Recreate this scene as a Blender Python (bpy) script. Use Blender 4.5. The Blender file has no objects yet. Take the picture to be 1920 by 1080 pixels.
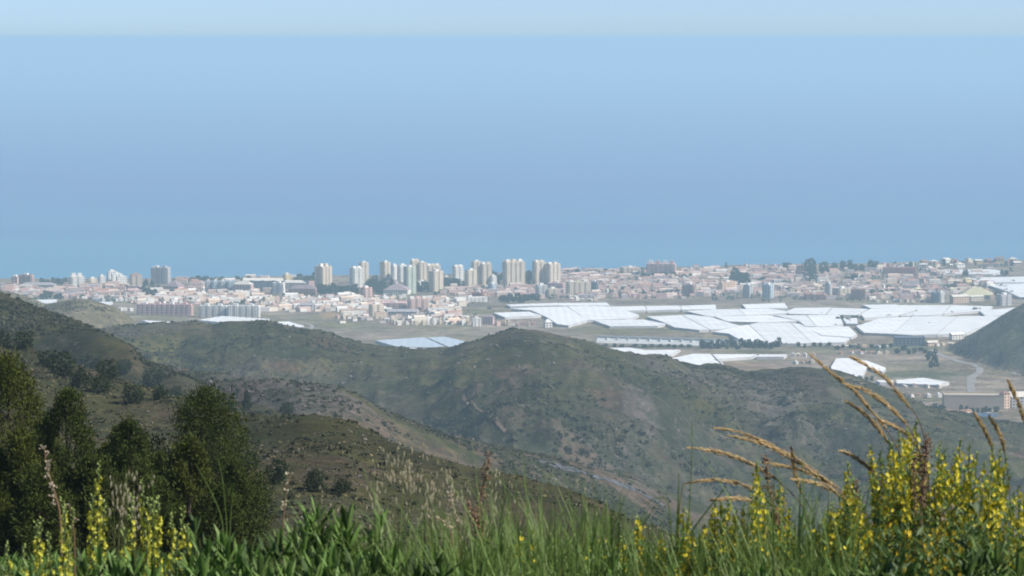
import bpy, math, random
import numpy as np
from mathutils import Vector, Matrix
random.seed(7)
RNG = np.random.default_rng(11)
S = bpy.context.scene
COL = S.collection
R = math.radians

# ------------------------------------------------------------------ camera
HC = 423.0                      # the viewpoint on the hillside, metres above the sea
F = 5000.0                      # focal length in pixels of a 1920 px wide picture
PITCH = math.atan((540 - 71) / F)
cam = bpy.data.cameras.new("camera")
cam.sensor_width = 36.0
cam.lens = 36.0 * F / 1920.0
cam.clip_start = 0.2
cam.clip_end = 400000.0
cam.dof.use_dof = True
cam.dof.focus_distance = 2500.0
cam.dof.aperture_fstop = 18.0
cam_o = bpy.data.objects.new("camera", cam)
COL.objects.link(cam_o)
cam_o.location = (0, 0, HC)
cam_o.rotation_euler = (R(90) - PITCH, 0, 0)
S.camera = cam_o

# ------------------------------------------------------------------ light
SUN_EL, SUN_AZ = 41.0, 103.0     # azimuth clockwise from the viewing direction
w = bpy.data.worlds.new("World")
S.world = w
w.use_nodes = True
nt = w.node_tree
bg = nt.nodes["Background"]
sky = nt.nodes.new("ShaderNodeTexSky")
sky.sky_type = 'NISHITA'
sky.sun_disc = False
sky.sun_elevation = R(SUN_EL)
sky.sun_rotation = R(SUN_AZ)
sky.altitude = 400.0
sky.air_density = 0.40
sky.dust_density = 0.4
sky.ozone_density = 3.2
nt.links.new(sky.outputs[0], bg.inputs[0])
bg.inputs[1].default_value = 0.093
sl = bpy.data.lights.new("sun", 'SUN')
sl.energy = 4.6
sl.angle = R(1.2)
sl.color = (1.0, 0.94, 0.84)
so = bpy.data.objects.new("sun", sl)
COL.objects.link(so)
sd = Vector((math.cos(R(SUN_EL)) * math.sin(R(SUN_AZ)), math.cos(R(SUN_EL)) * math.cos(R(SUN_AZ)), math.sin(R(SUN_EL))))
so.rotation_euler = (-sd).to_track_quat('-Z', 'Y').to_euler()
so.location = (300, 0, 900)

S.render.engine = 'CYCLES'
S.view_settings.view_transform = 'Standard'
S.view_settings.look = 'None'
S.view_settings.exposure = 0.68
S.view_settings.gamma = 1.0
S.view_settings.use_curve_mapping = False
S.cycles.use_denoising = True
S.cycles.max_bounces = 6
S.cycles.volume_bounces = 1
S.cycles.diffuse_bounces = 2
S.cycles.transparent_max_bounces = 8
S.cycles.sample_clamp_indirect = 4.0
S.cycles.filter_width = 1.85

# ------------------------------------------------------------------ helpers
def mat(name, color, rough=0.8, var=0.0, scale=1.0, spec=0.3, translucent=0.0, bump=0.0, detail=3.0, attr=None, objvar=0.0):
    """principled material, colour broken by object-space noise; attr = use a colour attribute instead of a flat colour"""
    m = bpy.data.materials.new(name)
    m.use_nodes = True
    t = m.node_tree
    b = t.nodes["Principled BSDF"]
    b.inputs["Roughness"].default_value = rough
    b.inputs["Specular IOR Level"].default_value = spec
    src = None
    if attr:
        a = t.nodes.new("ShaderNodeAttribute"); a.attribute_name = attr
        src = a.outputs["Color"]
    if var > 0:
        g = t.nodes.new("ShaderNodeNewGeometry")
        n = t.nodes.new("ShaderNodeTexNoise"); n.inputs["Scale"].default_value = scale; n.inputs["Detail"].default_value = detail
        t.links.new(g.outputs["Position"], n.inputs["Vector"])
        mr = t.nodes.new("ShaderNodeMapRange")
        mr.inputs[1].default_value = 0.25; mr.inputs[2].default_value = 0.75
        mr.inputs[3].default_value = 1 - var; mr.inputs[4].default_value = 1 + var
        t.links.new(n.outputs[0], mr.inputs[0])
        mx = t.nodes.new("ShaderNodeMix"); mx.data_type = 'RGBA'; mx.blend_type = 'MULTIPLY'; mx.inputs[0].default_value = 1
        mx.inputs[6].default_value = (*color, 1)
        if src: t.links.new(src, mx.inputs[6])
        t.links.new(mr.outputs[0], mx.inputs[7])
        src = mx.outputs[2]
        if bump > 0:
            bp = t.nodes.new("ShaderNodeBump"); bp.inputs["Strength"].default_value = bump
            t.links.new(n.outputs[0], bp.inputs["Height"]); t.links.new(bp.outputs[0], b.inputs["Normal"])
    if objvar > 0:
        oi = t.nodes.new("ShaderNodeObjectInfo")
        mr2 = t.nodes.new("ShaderNodeMapRange"); mr2.inputs[3].default_value = 1 - objvar; mr2.inputs[4].default_value = 1 + objvar
        t.links.new(oi.outputs["Random"], mr2.inputs[0])
        mx2 = t.nodes.new("ShaderNodeMix"); mx2.data_type = 'RGBA'; mx2.blend_type = 'MULTIPLY'; mx2.inputs[0].default_value = 1
        mx2.inputs[6].default_value = (*color, 1)
        if src: t.links.new(src, mx2.inputs[6])
        t.links.new(mr2.outputs[0], mx2.inputs[7])
        src = mx2.outputs[2]
    if src: t.links.new(src, b.inputs["Base Color"])
    else: b.inputs["Base Color"].default_value = (*color, 1)
    if translucent > 0:
        tr = t.nodes.new("ShaderNodeBsdfTranslucent"); ms = t.nodes.new("ShaderNodeMixShader")
        ms.inputs[0].default_value = translucent
        if src: t.links.new(src, tr.inputs[0])
        else: tr.inputs[0].default_value = (*color, 1)
        t.links.new(b.outputs[0], ms.inputs[1]); t.links.new(tr.outputs[0], ms.inputs[2])
        t.links.new(ms.outputs[0], t.nodes["Material Output"].inputs[0])
    return m

def mesh_obj(name, verts, faces, material, parent=None, loc=None, smooth=False, mats=None, fmat=None):
    me = bpy.data.meshes.new(name)
    me.from_pydata([tuple(v) for v in verts], [], [tuple(f) for f in faces])
    return link_mesh(name, me, material, parent, loc, smooth, mats, fmat)

def link_mesh(name, me, material, parent=None, loc=None, smooth=False, mats=None, fmat=None):
    for mm in (mats or [material]): me.materials.append(mm)
    if fmat is not None: me.polygons.foreach_set("material_index", np.asarray(fmat, dtype=np.int32))
    me.polygons.foreach_set("use_smooth", np.full(len(me.polygons), bool(smooth)))
    o = bpy.data.objects.new(name, me)
    COL.objects.link(o)
    if parent is not None: o.parent = parent
    if loc is not None: o.location = loc
    return o

def quads_mesh(name, V, Q):
    """fast mesh from numpy arrays of vertices (n,3) and quads or triangles (m,k)"""
    V = np.asarray(V, dtype=np.float32); Q = np.asarray(Q, dtype=np.int32)
    me = bpy.data.meshes.new(name)
    k = Q.shape[1]
    me.vertices.add(len(V)); me.vertices.foreach_set("co", V.ravel())
    me.loops.add(Q.size); me.loops.foreach_set("vertex_index", Q.ravel())
    me.polygons.add(len(Q))
    me.polygons.foreach_set("loop_start", np.arange(0, Q.size, k, dtype=np.int32))
    me.polygons.foreach_set("loop_total", np.full(len(Q), k, dtype=np.int32))
    me.update(calc_edges=True)
    return me

def tag(o, label=None, cat=None, group=None, kind=None):
    if label: o["label"] = label
    if cat: o["category"] = cat
    if group: o["group"] = group
    if kind: o["kind"] = kind
    return o

def empty(name, loc, label, cat, group=None, rz=0.0):
    o = bpy.data.objects.new(name, None)
    COL.objects.link(o)
    o.location = loc; o.rotation_euler = (0, 0, rz); o.empty_display_size = 0.5
    return tag(o, label, cat, group)

# the lens, for turning a bearing and a distance into a place
CA, SA = math.cos(PITCH), math.sin(PITCH)
def ray(px, py):
    a, b = (px - 960) / F, (540 - py) / F
    return np.array((a, CA + b * SA, -SA + b * CA))
def P(px, py, Y):
    d = ray(px, py)
    return np.array((0, 0, HC)) + d * (Y / d[1])

# ------------------------------------------------------------------ noise
def _hash(ix, iy, seed):
    h = (ix.astype(np.int64) * 374761393 + iy.astype(np.int64) * 668265263 + seed * 974711) & 0x7fffffff
    h = ((h ^ (h >> 13)) * 1274126177) & 0x7fffffff
    return ((h ^ (h >> 16)) & 0xffff) / 65535.0
def vnoise(x, y, seed=0):
    ix, iy = np.floor(x), np.floor(y)
    fx, fy = x - ix, y - iy
    fx = fx * fx * fx * (fx * (fx * 6 - 15) + 10); fy = fy * fy * fy * (fy * (fy * 6 - 15) + 10)
    a, b = _hash(ix, iy, seed), _hash(ix + 1, iy, seed)
    c, d = _hash(ix, iy + 1, seed), _hash(ix + 1, iy + 1, seed)
    return (a * (1 - fx) + b * fx) * (1 - fy) + (c * (1 - fx) + d * fx) * fy
def fbm(x, y, octaves=4, seed=0, ridged=False):
    s = np.zeros_like(x, dtype=float); amp, tot = 1.0, 0.0
    for i in range(octaves):
        n = vnoise(x, y, seed + i * 17) * 2 - 1
        if ridged: n = 1 - 2 * np.abs(n)
        s += amp * n; tot += amp
        amp *= 0.5; x, y = x * 2.03 + 5.1, y * 2.03 - 3.7
    return s / tot
def sstep(a, b, x):
    t = np.clip((x - a) / (b - a), 0, 1); return t * t * (3 - 2 * t)

# ------------------------------------------------------------------ terrain height
def crest(pts):
    w_ = np.array([P(*p) for p in pts])
    u0 = w_[:, 0] / w_[:, 1]
    u = np.arange(-.62, .62, .0008)
    y, z = np.interp(u, u0, w_[:, 1]), np.interp(u, u0, w_[:, 2])
    def blur(a, n):
        k = np.hanning(n); k /= k.sum()
        return np.convolve(np.pad(a, n // 2, mode='edge'), k, 'valid')[:len(a)]
    return u, y, blur(z, 5), blur(z, 81)
def withY(rows, Y): return [(a, b, Y) for a, b in rows]
CR_A = crest([(1500, 790, 3300), (1660, 720, 3290), (1720, 682, 3280), (1768, 657, 3270), (1800, 640, 3240), (1830, 622, 3220), (1860, 604, 3210), (1890, 586, 3200), (1920, 570, 3190), (2000, 530, 3150), (2200, 470, 3100)])
CR_A2 = crest(withY([(-400, 500), (-150, 525), (0, 544), (40, 553), (65, 563), (85, 573), (105, 569), (140, 561), (165, 562), (190, 569), (215, 577), (240, 592), (265, 615), (320, 650), (420, 760), (600, 900), (3000, 1100)], 2500))
CR_B = crest([(-600, 600, 1950), (-300, 620, 1950), (0, 632, 1950), (150, 628, 1980), (220, 613, 2000), (250, 615, 2000), (300, 608, 2000), (370, 607, 2000), (395, 611, 2000), (420, 604, 1990), (460, 606, 1990), (500, 603, 1980), (520, 610, 1980), (545, 618, 1980), (600, 622, 1970), (640, 640, 1960), (690, 657, 1950), (740, 663, 1940), (790, 657, 1930), (830, 665, 1920), (860, 651, 1910), (885, 646, 1900), (905, 643, 1900), (940, 630, 1890), (960, 624, 1890), (980, 621, 1890), (1010, 624, 1890), (1050, 634, 1890), (1080, 640, 1900), (1140, 655, 1910), (1175, 666, 1920), (1200, 669, 1930), (1240, 669, 1950), (1270, 682, 1960), (1300, 697, 1980), (1325, 702, 2000), (1345, 695, 2020), (1400, 703, 2050), (1450, 698, 2060), (1500, 691, 2060), (1540, 695, 2060), (1580, 703, 2050), (1620, 718, 2030), (1660, 731, 2010), (1700, 746, 2000), (1740, 766, 2000), (1780, 776, 2000), (1850, 792, 2000), (1920, 800, 2000), (2200, 830, 2000), (2600, 830, 2000)])
CR_C = crest([(-700, 420, 1000), (-300, 490, 1000), (0, 553, 1000), (60, 579, 980), (130, 604, 950), (200, 636, 900), (245, 654, 880), (268, 690, 860), (330, 715, 820), (440, 765, 750), (560, 800, 700), (700, 880, 600), (900, 980, 600), (1300, 1200, 600), (2600, 1500, 600)])
CR_C2 = crest([(0, 660, 1250), (150, 672, 1200), (300, 694, 1150), (440, 717, 1050), (560, 727, 1000), (640, 736, 1000), (665, 746, 1000), (719, 786, 1000), (828, 826, 1020), (956, 858, 1050), (1040, 869, 1080), (1100, 886, 1100), (1193, 914, 1150), (1300, 962, 1180), (1500, 1030, 1200), (2000, 1150, 1200)])
CR_D = crest([(-700, 560, 520), (-300, 590, 520), (0, 628, 520), (100, 657, 490), (200, 690, 450), (300, 725, 420), (400, 757, 385), (440, 767, 370), (560, 770, 350), (609, 771, 350), (650, 778, 350), (733, 813, 335), (806, 840, 320), (883, 862, 310), (956, 873, 300), (1047, 895, 290), (1120, 920, 280), (1150, 941, 275), (1300, 1000, 260), (1500, 1060, 240), (1920, 1150, 210), (2600, 1200, 200)])
_COAST = np.array([P(px, 540, Y) for px, Y in [(-900, 4480), (-300, 4560), (0, 4640), (250, 4650), (400, 4680), (640, 4720), (800, 4740), (1000, 4800), (1150, 4860), (1300, 4910), (1500, 4960), (1700, 5010), (1920, 5060), (2300, 5150), (2900, 5250)]])
_COU = _COAST[:, 0] / _COAST[:, 1]
_PLY = np.array([600, 1400, 1700, 2000, 2400, 2650, 3000, 3300, 3600, 3900, 4200, 4500, 4700, 5600])
_PLZ = np.array([40, 44, 56, 68, 66, 58, 48, 41, 34, 26, 17, 9, 7, 6])

def ridge(u, Y, cr, front, back, rnd):
    Yc, Zc, Zb = np.interp(u, cr[0], cr[1]), np.interp(u, cr[0], cr[2]), np.interp(u, cr[0], cr[3])
    d = Y - Yc
    Zc = Zb + (Zc - Zb) * np.exp(-(d / (1.3 * rnd)) ** 2)       # the crest's own knolls do not run on down the slope
    s = np.where(d < 0, front, back)
    return Zc - s * (np.sqrt(d * d + rnd * rnd) - rnd), d

def Hplain(X, Y):
    coast = np.interp(X / Y, _COU, _COAST[:, 1])
    pl = np.interp(Y, _PLY, _PLZ) + 1.6 * fbm(X / 170, Y / 170, 3, 3) + 0.5 * fbm(X / 40, Y / 40, 2, 5)
    return np.where(Y > coast - 45, np.minimum(pl, (coast - 12 - Y) * 0.14), pl)

def Hgt(X, Y, full=False):
    X = np.asarray(X, dtype=float); Y = np.maximum(np.asarray(Y, dtype=float), 0.5)
    u = X / Y
    h = Hplain(X, Y); ids = np.zeros(X.shape, dtype=int)
    big = fbm(X / 210, Y / 170, 5, 21, True); med = fbm(X / 75, Y / 55, 5, 31, True) * .8 + .2 * fbm(X / 30, Y / 22, 3, 37); fin = fbm(X / 17, Y / 17, 3, 41)
    def put(z, n):
        nonlocal h, ids
        k = z > h
        ids = np.where(k, n, ids); h = np.where(k, z, h)
    for n, cr, fr, bk, rnd, a1, a2, a3 in ((1, CR_A, .30, .4, 60, 6, 4, .8), (2, CR_A2, .16, .3, 50, 4, 3, .7), (3, CR_B, .128, .30, 45, 14, 14, 3.3), (4, CR_C, .22, .24, 40, 5, 5, 2.0), (5, CR_C2, .10, .22, 40, 5, 5, 2.0)):
        z, d = ridge(u, Y, cr, fr, bk, rnd)
        off = 1 - np.exp(-(d / 90) ** 2)
        z = z + (a1 * (big - .15) + a2 * med) * off + a3 * fin * (.35 + .65 * off) + 0.8 * fbm(X / 30, Y / 30, 3, 77)
        put(z, n)
    # the hillside below the viewpoint: from the bank at the camera out to its shoulder
    Yc, Zc = np.interp(u, CR_D[0], CR_D[1]), np.interp(u, CR_D[0], CR_D[2])
    near = HC - np.interp(Y, [0, 9.5, 11.5, 16, 40, 100], [2.0, 2.0, 2.3, 3.7, 10.5, 23.0])
    t = np.clip((Y - 100) / (Yc - 100), 0, 1)
    zn = near + (Zc - (HC - 23.0)) * (1 - (1 - t) ** 1.25)
    d = np.maximum(Y - Yc + 15, 0)
    zn = zn - 0.34 * (np.sqrt(d * d + 400) - 20)
    wob = sstep(15, 120, Y)
    zn = zn + wob * (2.3 * fbm(X / 36, Y / 50, 5, 51) + 0.9 * fbm(X / 9, Y / 13, 3, 61)) * (0.45 + 0.55 * (1 - np.exp(-((Y - Yc) / 40) ** 2)))
    zn = zn + 2.6 * np.exp(-((u + .155) / .07) ** 4 - ((Y - 84) / 30) ** 2)
    zn = zn + 0.06 * fbm(X / 1.3, Y / 1.3, 3, 71) * sstep(2, 6, Y)
    put(np.where(Y < Yc + 900, zn, -1e3), 6)
    return (h, ids) if full else h

_TS = np.concatenate([np.linspace(3, 30, 60), np.geomspace(31, 5600, 3600)])
def G(px, py, dz=0.0, ymin=0.0):
    """the place on the ground that a look along (px, py) meets first"""
    d = ray(px, py)
    ts = _TS[_TS > ymin] if ymin else _TS
    X, Y, Z = d[0] / d[1] * ts, ts, HC + d[2] / d[1] * ts
    below = Z < Hgt(X, Y)
    i = int(np.argmax(below)) if below.any() else len(ts) - 1
    if i > 0:
        lo, hi = ts[i - 1], ts[i]
        for _ in range(14):
            m = (lo + hi) / 2
            if HC + d[2] / d[1] * m < float(Hgt(np.array([d[0] / d[1] * m]), np.array([m]))[0]): hi = m
            else: lo = m
        y = hi
    else: y = ts[0]
    return np.array((d[0] / d[1] * y, y, HC + d[2] / d[1] * y + dz))
_TP = np.linspace(2250, 5300, 140)
def GP(px, py, lift=0.0):
    """the place on the coastal plain (whatever hill stands before it) where a look along (px, py) comes within LIFT metres of the ground"""
    d = ray(px, py); kx, kz = d[0] / d[1], d[2] / d[1]
    lo, hi = 2250.0, 5300.0
    for n in (140, 24, 16):
        ts = np.linspace(lo, hi, n)
        b = HC + kz * ts < Hplain(kx * ts, ts) + lift
        i = int(np.argmax(b)) if b.any() else n - 1
        lo, hi = ts[max(i - 1, 0)], ts[i]
    return np.array((kx * hi, hi, HC + kz * hi))
def ground(x, y): return float(Hgt(np.array([x]), np.array([y]))[0])
def plain(x, y): return float(Hplain(np.array([x]), np.array([y]))[0])
# ------------------------------------------------------------------ ground sheets
def ground_material(name, k, patchy):
    """soil and rock colours from the mesh, broken by low dark bushes and pale stones; k = size of the pattern"""
    m = bpy.data.materials.new(name)
    m.use_nodes = True
    t = m.node_tree; b = t.nodes["Principled BSDF"]
    b.inputs["Roughness"].default_value = 0.95; b.inputs["Specular IOR Level"].default_value = 0.1
    a = t.nodes.new("ShaderNodeAttribute"); a.attribute_name = "albedo"
    g = t.nodes.new("ShaderNodeNewGeometry")
    def noise(sc_, det, rough=.65):
        n = t.nodes.new("ShaderNodeTexNoise"); n.inputs["Scale"].default_value = sc_; n.inputs["Detail"].default_value = det; n.inputs["Roughness"].default_value = rough
        t.links.new(g.outputs["Position"], n.inputs["Vector"]); return n.outputs[0]
    def rng(src, a0, a1, b0, b1):
        mr = t.nodes.new("ShaderNodeMapRange"); mr.inputs[1].default_value = a0; mr.inputs[2].default_value = a1; mr.inputs[3].default_value = b0; mr.inputs[4].default_value = b1
        t.links.new(src, mr.inputs[0]); return mr.outputs[0]
    def mix(c0, c1, fac, mode='MIX'):
        mx = t.nodes.new("ShaderNodeMix"); mx.data_type = 'RGBA'; mx.blend_type = mode; mx.inputs[0].default_value = 1
        if mode == 'MIX': t.links.new(fac, mx.inputs[0])
        t.links.new(c0, mx.inputs[6])
        if isinstance(c1, tuple): mx.inputs[7].default_value = (*c1, 1)
        else: t.links.new(c1, mx.inputs[7])
        return mx.outputs[2]
    def mul(x, y):
        mm = t.nodes.new("ShaderNodeMath"); mm.operation = 'MULTIPLY'; t.links.new(x, mm.inputs[0]); t.links.new(y, mm.inputs[1]); return mm.outputs[0]
    cur = a.outputs["Color"]
    fine = noise(.30 * k, 6)
    cur = mix(cur, rng(fine, .32, .68, .62, 1.38), None, 'MULTIPLY')
    cur = mix(cur, rng(noise(.05 * k, 5), .32, .68, .62, 1.38), None, 'MULTIPLY')
    big = rng(noise(.010 * k, 4), .38, .62, .25, 1.0)
    stones = mul(rng(noise(.16 * k, 6, .7), .54, .66, 0, patchy), rng(noise(.016 * k, 4), .45, .62, .15, 1.0))
    cur = mix(cur, (.15, .128, .115), stones)
    low = mul(rng(noise(.13 * k, 7, .72), .49, .57, 0, patchy), big)
    cur = mix(cur, (.020, .030, .013), low)
    low2 = mul(rng(noise(.42 * k, 5, .7), .52, .60, 0, patchy * .8), big)
    cur = mix(cur, (.026, .034, .014), low2)
    t.links.new(cur, b.inputs["Base Color"])
    bp = t.nodes.new("ShaderNodeBump"); bp.inputs["Strength"].default_value = 0.8; bp.inputs["Distance"].default_value = 1.4 / k
    t.links.new(fine, bp.inputs["Height"]); t.links.new(bp.outputs[0], b.inputs["Normal"])
    return m
G_NEAR, G_MID, G_HILL, G_PLAIN = ground_material("near_ground", 3.2, .75), ground_material("scrub_ground", 1.5, .8), ground_material("hill_ground", 1.0, .8), ground_material("plain_ground", .5, .22)

# base colours of soil, rock and plant cover (reflectances)
SOIL = np.array((.165, .120, .090)); ROCK = np.array((.190, .168, .160)); SCRUB = np.array((.052, .061, .031))
OLIVE = np.array((.130, .120, .040)); RED = np.array((.20, .118, .085)); DRY = np.array((.20, .172, .115)); FIELD = np.array((.300, .245, .195))
DARK = np.array((.036, .045, .026))
# patches of another cover on the ground: where (px, py), half sizes in px, colour, strength
PATCH = [
 (290, 665, 70, 26, OLIVE * 1.35, .85), (225, 640, 60, 22, OLIVE * 1.2, .7), (420, 668, 160, 22, OLIVE, .45),
 (560, 735, 110, 38, ROCK * .95, .8), (420, 705, 110, 24, ROCK * .85, .6), (620, 640, 40, 24, RED * .7, .6), (540, 690, 40, 12, RED * .8, .5),
 (930, 665, 70, 24, OLIVE * .9, .7), (1060, 690, 60, 12, DRY * .7, .6), (985, 640, 60, 22, SCRUB * .9, .7),
 (520, 660, 90, 22, SCRUB, .8), (700, 720, 110, 34, SCRUB * 1.1, .6), (820, 745, 90, 26, SCRUB, .5), (1180, 795, 170, 50, SCRUB * .95, .6), (1240, 740, 90, 24, SCRUB * .9, .7), (1340, 880, 110, 36, SCRUB * .9, .7),
 (1240, 690, 90, 16, ROCK * .75, .7), (1140, 745, 60, 26, RED * .8, .5), (1400, 745, 100, 36, ROCK * .8, .5), (1470, 730, 70, 30, ROCK * 1.05, .7), (1560, 745, 70, 30, DRY * .8, .6), (1500, 800, 150, 40, ROCK * .8, .6), (1650, 800, 90, 14, RED * .8, .5), (1640, 840, 110, 40, SCRUB, .5),
 (1330, 760, 110, 26, OLIVE * .75, .6), (1200, 775, 30, 22, ROCK, .7), (1500, 708, 70, 12, SOIL * .55, .7), (1640, 775, 40, 18, DRY, .7), (1690, 790, 40, 14, DRY * 1.0, .7),
 (130, 640, 120, 30, SCRUB * .8, .75), (60, 600, 60, 22, ROCK * .8, .5), (60, 700, 90, 30, SOIL * .6, .5), (350, 780, 60, 30, SOIL * .8, .5),
 (150, 590, 90, 22, DRY * .75, .8), (1870, 640, 60, 40, OLIVE * .8, .5), (1880, 600, 30, 24, SCRUB, .5),
 (780, 640, 120, 8, OLIVE * .9, .5), (700, 615, 60, 8, DRY, .6), (640, 610, 60, 10, OLIVE * 1.2, .6), (740, 608, 40, 4, RED * 1.6, .7), (620, 590, 26, 9, np.array((.34, .23, .13)), .8), (640, 601, 60, 4, SOIL * .9, .7),
 (480, 560, 100, 6, DRY, .5), (235, 560, 40, 12, OLIVE * 1.1, .5), (230, 590, 40, 14, DRY * .8, .6), (300, 595, 60, 6, OLIVE * 1.1, .6), (1180, 620, 130, 12, OLIVE * 1.1, .7), (1250, 628, 90, 6, SOIL, .5),
 (1300, 566, 160, 6, SOIL * .9, .6), (1450, 569, 160, 4, FIELD * .9, .6), (900, 584, 60, 6, OLIVE * 1.2, .7), (890, 573, 40, 4, ROCK * .7, .6),
 (1250, 648, 120, 6, SCRUB * 1.1, .8), (1420, 660, 70, 5, SCRUB * 1.2, .6), (1400, 687, 70, 8, np.array((.30, .19, .14)), .7), (1390, 672, 110, 5, FIELD, .6), (1690, 652, 90, 10, np.array((.10, .12, .065)), .7), (1600, 645, 110, 10, SOIL * 1.1, .6), (1720, 680, 60, 12, FIELD * .9, .6), (1700, 672, 40, 5, FIELD * 1.25, .6), (1690, 692, 40, 3, FIELD * 1.3, .7), (1720, 702, 100, 8, np.array((.07, .10, .05)), .8), (1610, 715, 40, 8, FIELD * 1.3, .8), (1700, 735, 70, 10, FIELD * .9, .7), (1830, 690, 60, 20, SOIL * .8, .6), (1720, 690, 90, 16, OLIVE, .4), (1560, 652, 140, 6, np.array((.10, .11, .06)), .5),
 (1800, 520, 120, 18, SOIL * 1.05, .6), (1500, 552, 120, 10, SOIL * .8, .4),
 (900, 800, 180, 60, SCRUB, .35), (650, 830, 110, 30, OLIVE * .55, .6), (560, 790, 120, 20, OLIVE * .6, .6), (640, 880, 80, 26, SOIL * .7, .6), (960, 930, 110, 30, OLIVE * .5, .5), (300, 760, 90, 40, SOIL * .75, .5),
]
_patches = None
def albedo(X, Y, ids):
    global _patches
    n1 = fbm(X / 90, Y / 90, 5, 101); n2 = fbm(X / 26, Y / 26, 4, 103); n3 = fbm(X / 300, Y / 300, 3, 107); n4 = fbm(X / 8, Y / 8, 3, 109)
    def mix(a, b, t): return a + (b - a) * t[:, None]
    c = np.tile(SOIL, (len(X), 1))
    c = mix(c, ROCK[None], sstep(-.05, .45, n2 + .3 * n3))
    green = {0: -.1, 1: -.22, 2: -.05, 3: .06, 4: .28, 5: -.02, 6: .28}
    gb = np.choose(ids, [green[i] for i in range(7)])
    c = mix(c, SCRUB[None], sstep(-.06, .14, n1 + .75 * n2 + .35 * n4 + gb) * .92)
    c = mix(c, OLIVE[None], sstep(.05, .3, n3 + .6 * n2) * .5)
    c = mix(c, RED[None], sstep(.3, .6, fbm(X / 60, Y / 60, 4, 131)) * .5 * (ids > 0))
    pl = ids == 0
    fl = np.tile(FIELD, (len(X), 1)); fl = mix(fl, (OLIVE * 1.3 + .02)[None], sstep(.0, .4, n1 + .3 * n2) * .6); fl = mix(fl, (SOIL * 1.15)[None], sstep(.05, .35, n2) * .7)
    c = np.where(pl[:, None], fl, c)
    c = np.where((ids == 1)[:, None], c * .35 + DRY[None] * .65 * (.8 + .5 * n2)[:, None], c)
    near = (ids == 6) & (Y < 60)
    c = np.where(near[:, None], SCRUB * .8 + (SOIL * .4)[None] * (.5 + n4)[:, None].clip(0, 1), c)
    if _patches is None:
        _patches = []
        for px, py, rx, ry, col, st in PATCH:
            p = G(px, py); q = G(px, py + ry * .5); q2 = G(px, py - ry * .5)
            ry_m = min(max(abs(q2[1] - q[1]), 8.0), 260.0)
            if abs(q[1] - q2[1]) > 600: ry_m = abs(q[1] - p[1]) * 2 if abs(q[1] - p[1]) < 300 else 60.0
            _patches.append((p[0], p[1], rx * p[1] / F, ry_m, col, st))
    for x, y, rx, ry, col, st in _patches:
        k = (np.abs(X - x) < rx * 1.8) & (np.abs(Y - y) < ry * 1.8)
        if not k.any(): continue
        e = np.sqrt(((X[k] - x) / rx) ** 2 + ((Y[k] - y) / ry) ** 2) + .5 * n2[k] + .35 * n1[k] + .25 * n4[k]
        w_ = (1 - sstep(.55, 1.15, e)) * st
        c[k] = c[k] + (col[None] - c[k]) * w_[:, None]
    c = np.where(pl[:, None], c * .88, c * np.choose(ids, [1, 1.15, 1.0, .53, .42, .54, .50])[:, None])  # paints cloud shade into left and near slopes; lifts the right hill's shaded face
    return np.clip(c, .01, .8)

_ue = np.linspace(-.222, .222, 520)
UCOL = np.concatenate([[-.75, -.6, -.5, -.42, -.36, -.31, -.27, -.245], _ue, [.245, .27, .31, .36, .42, .5, .6, .75]])
def sheet(name, ys, material, smooth=True):
    U, Y = np.meshgrid(UCOL, ys)
    X = U * Y
    Z, ids = Hgt(X, Y, True)
    nc, nr = len(UCOL), len(ys)
    V = np.stack([X.ravel(), Y.ravel(), Z.ravel()], 1)
    i = (np.arange(nr - 1)[:, None] * nc + np.arange(nc - 1)[None]).ravel()
    me = quads_mesh(name, V, np.stack([i, i + 1, i + nc + 1, i + nc], 1))
    c = albedo(X.ravel(), Y.ravel(), ids.ravel())
    at = me.color_attributes.new("albedo", 'FLOAT_COLOR', 'POINT')
    at.data.foreach_set("color", np.concatenate([c, np.ones((len(c), 1))], 1).astype(np.float32).ravel())
    o = link_mesh(name, me, material, smooth=smooth)
    tag(o, kind='structure')
    return o
Y1 = np.geomspace(1.2, 40, 40)
Y2 = np.concatenate([np.geomspace(40, 180, 40), np.linspace(183, 540, 140)])
Y3 = np.concatenate([np.linspace(545, 1300, 150)])
Y4 = np.concatenate([np.linspace(1306, 2110, 190), np.linspace(2120, 2800, 60)])
Y5 = np.concatenate([np.linspace(2810, 4440, 100), np.linspace(4450, 5350, 70)])
sheet("grassy_bank", Y1, G_NEAR)
sheet("near_hillside", np.concatenate([Y1[-1:], Y2]), G_NEAR)
sheet("scrub_hill", np.concatenate([Y2[-1:], Y3]), G_MID)
sheet("middle_hills", np.concatenate([Y3[-1:], Y4]), G_HILL)
sheet("coastal_plain", np.concatenate([Y4[-1:], Y5]), G_PLAIN)
# the slope carries on behind the viewpoint
bk = mesh_obj("hillside_behind", [(-60, -70, HC + 2), (60, -70, HC + 2), (60, -8, HC - 1.5), (60, 1.2, HC - 2), (.9, 1.2, HC - 2), (-.9, 1.2, HC - 2), (-60, 1.2, HC - 2), (-60, -8, HC - 1.5)],
              [(0, 1, 2, 7), (7, 2, 3, 4, 5, 6)], mat("bank_soil", tuple(SCRUB), .95, .3, 2.0))
tag(bk, kind='structure')

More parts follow.
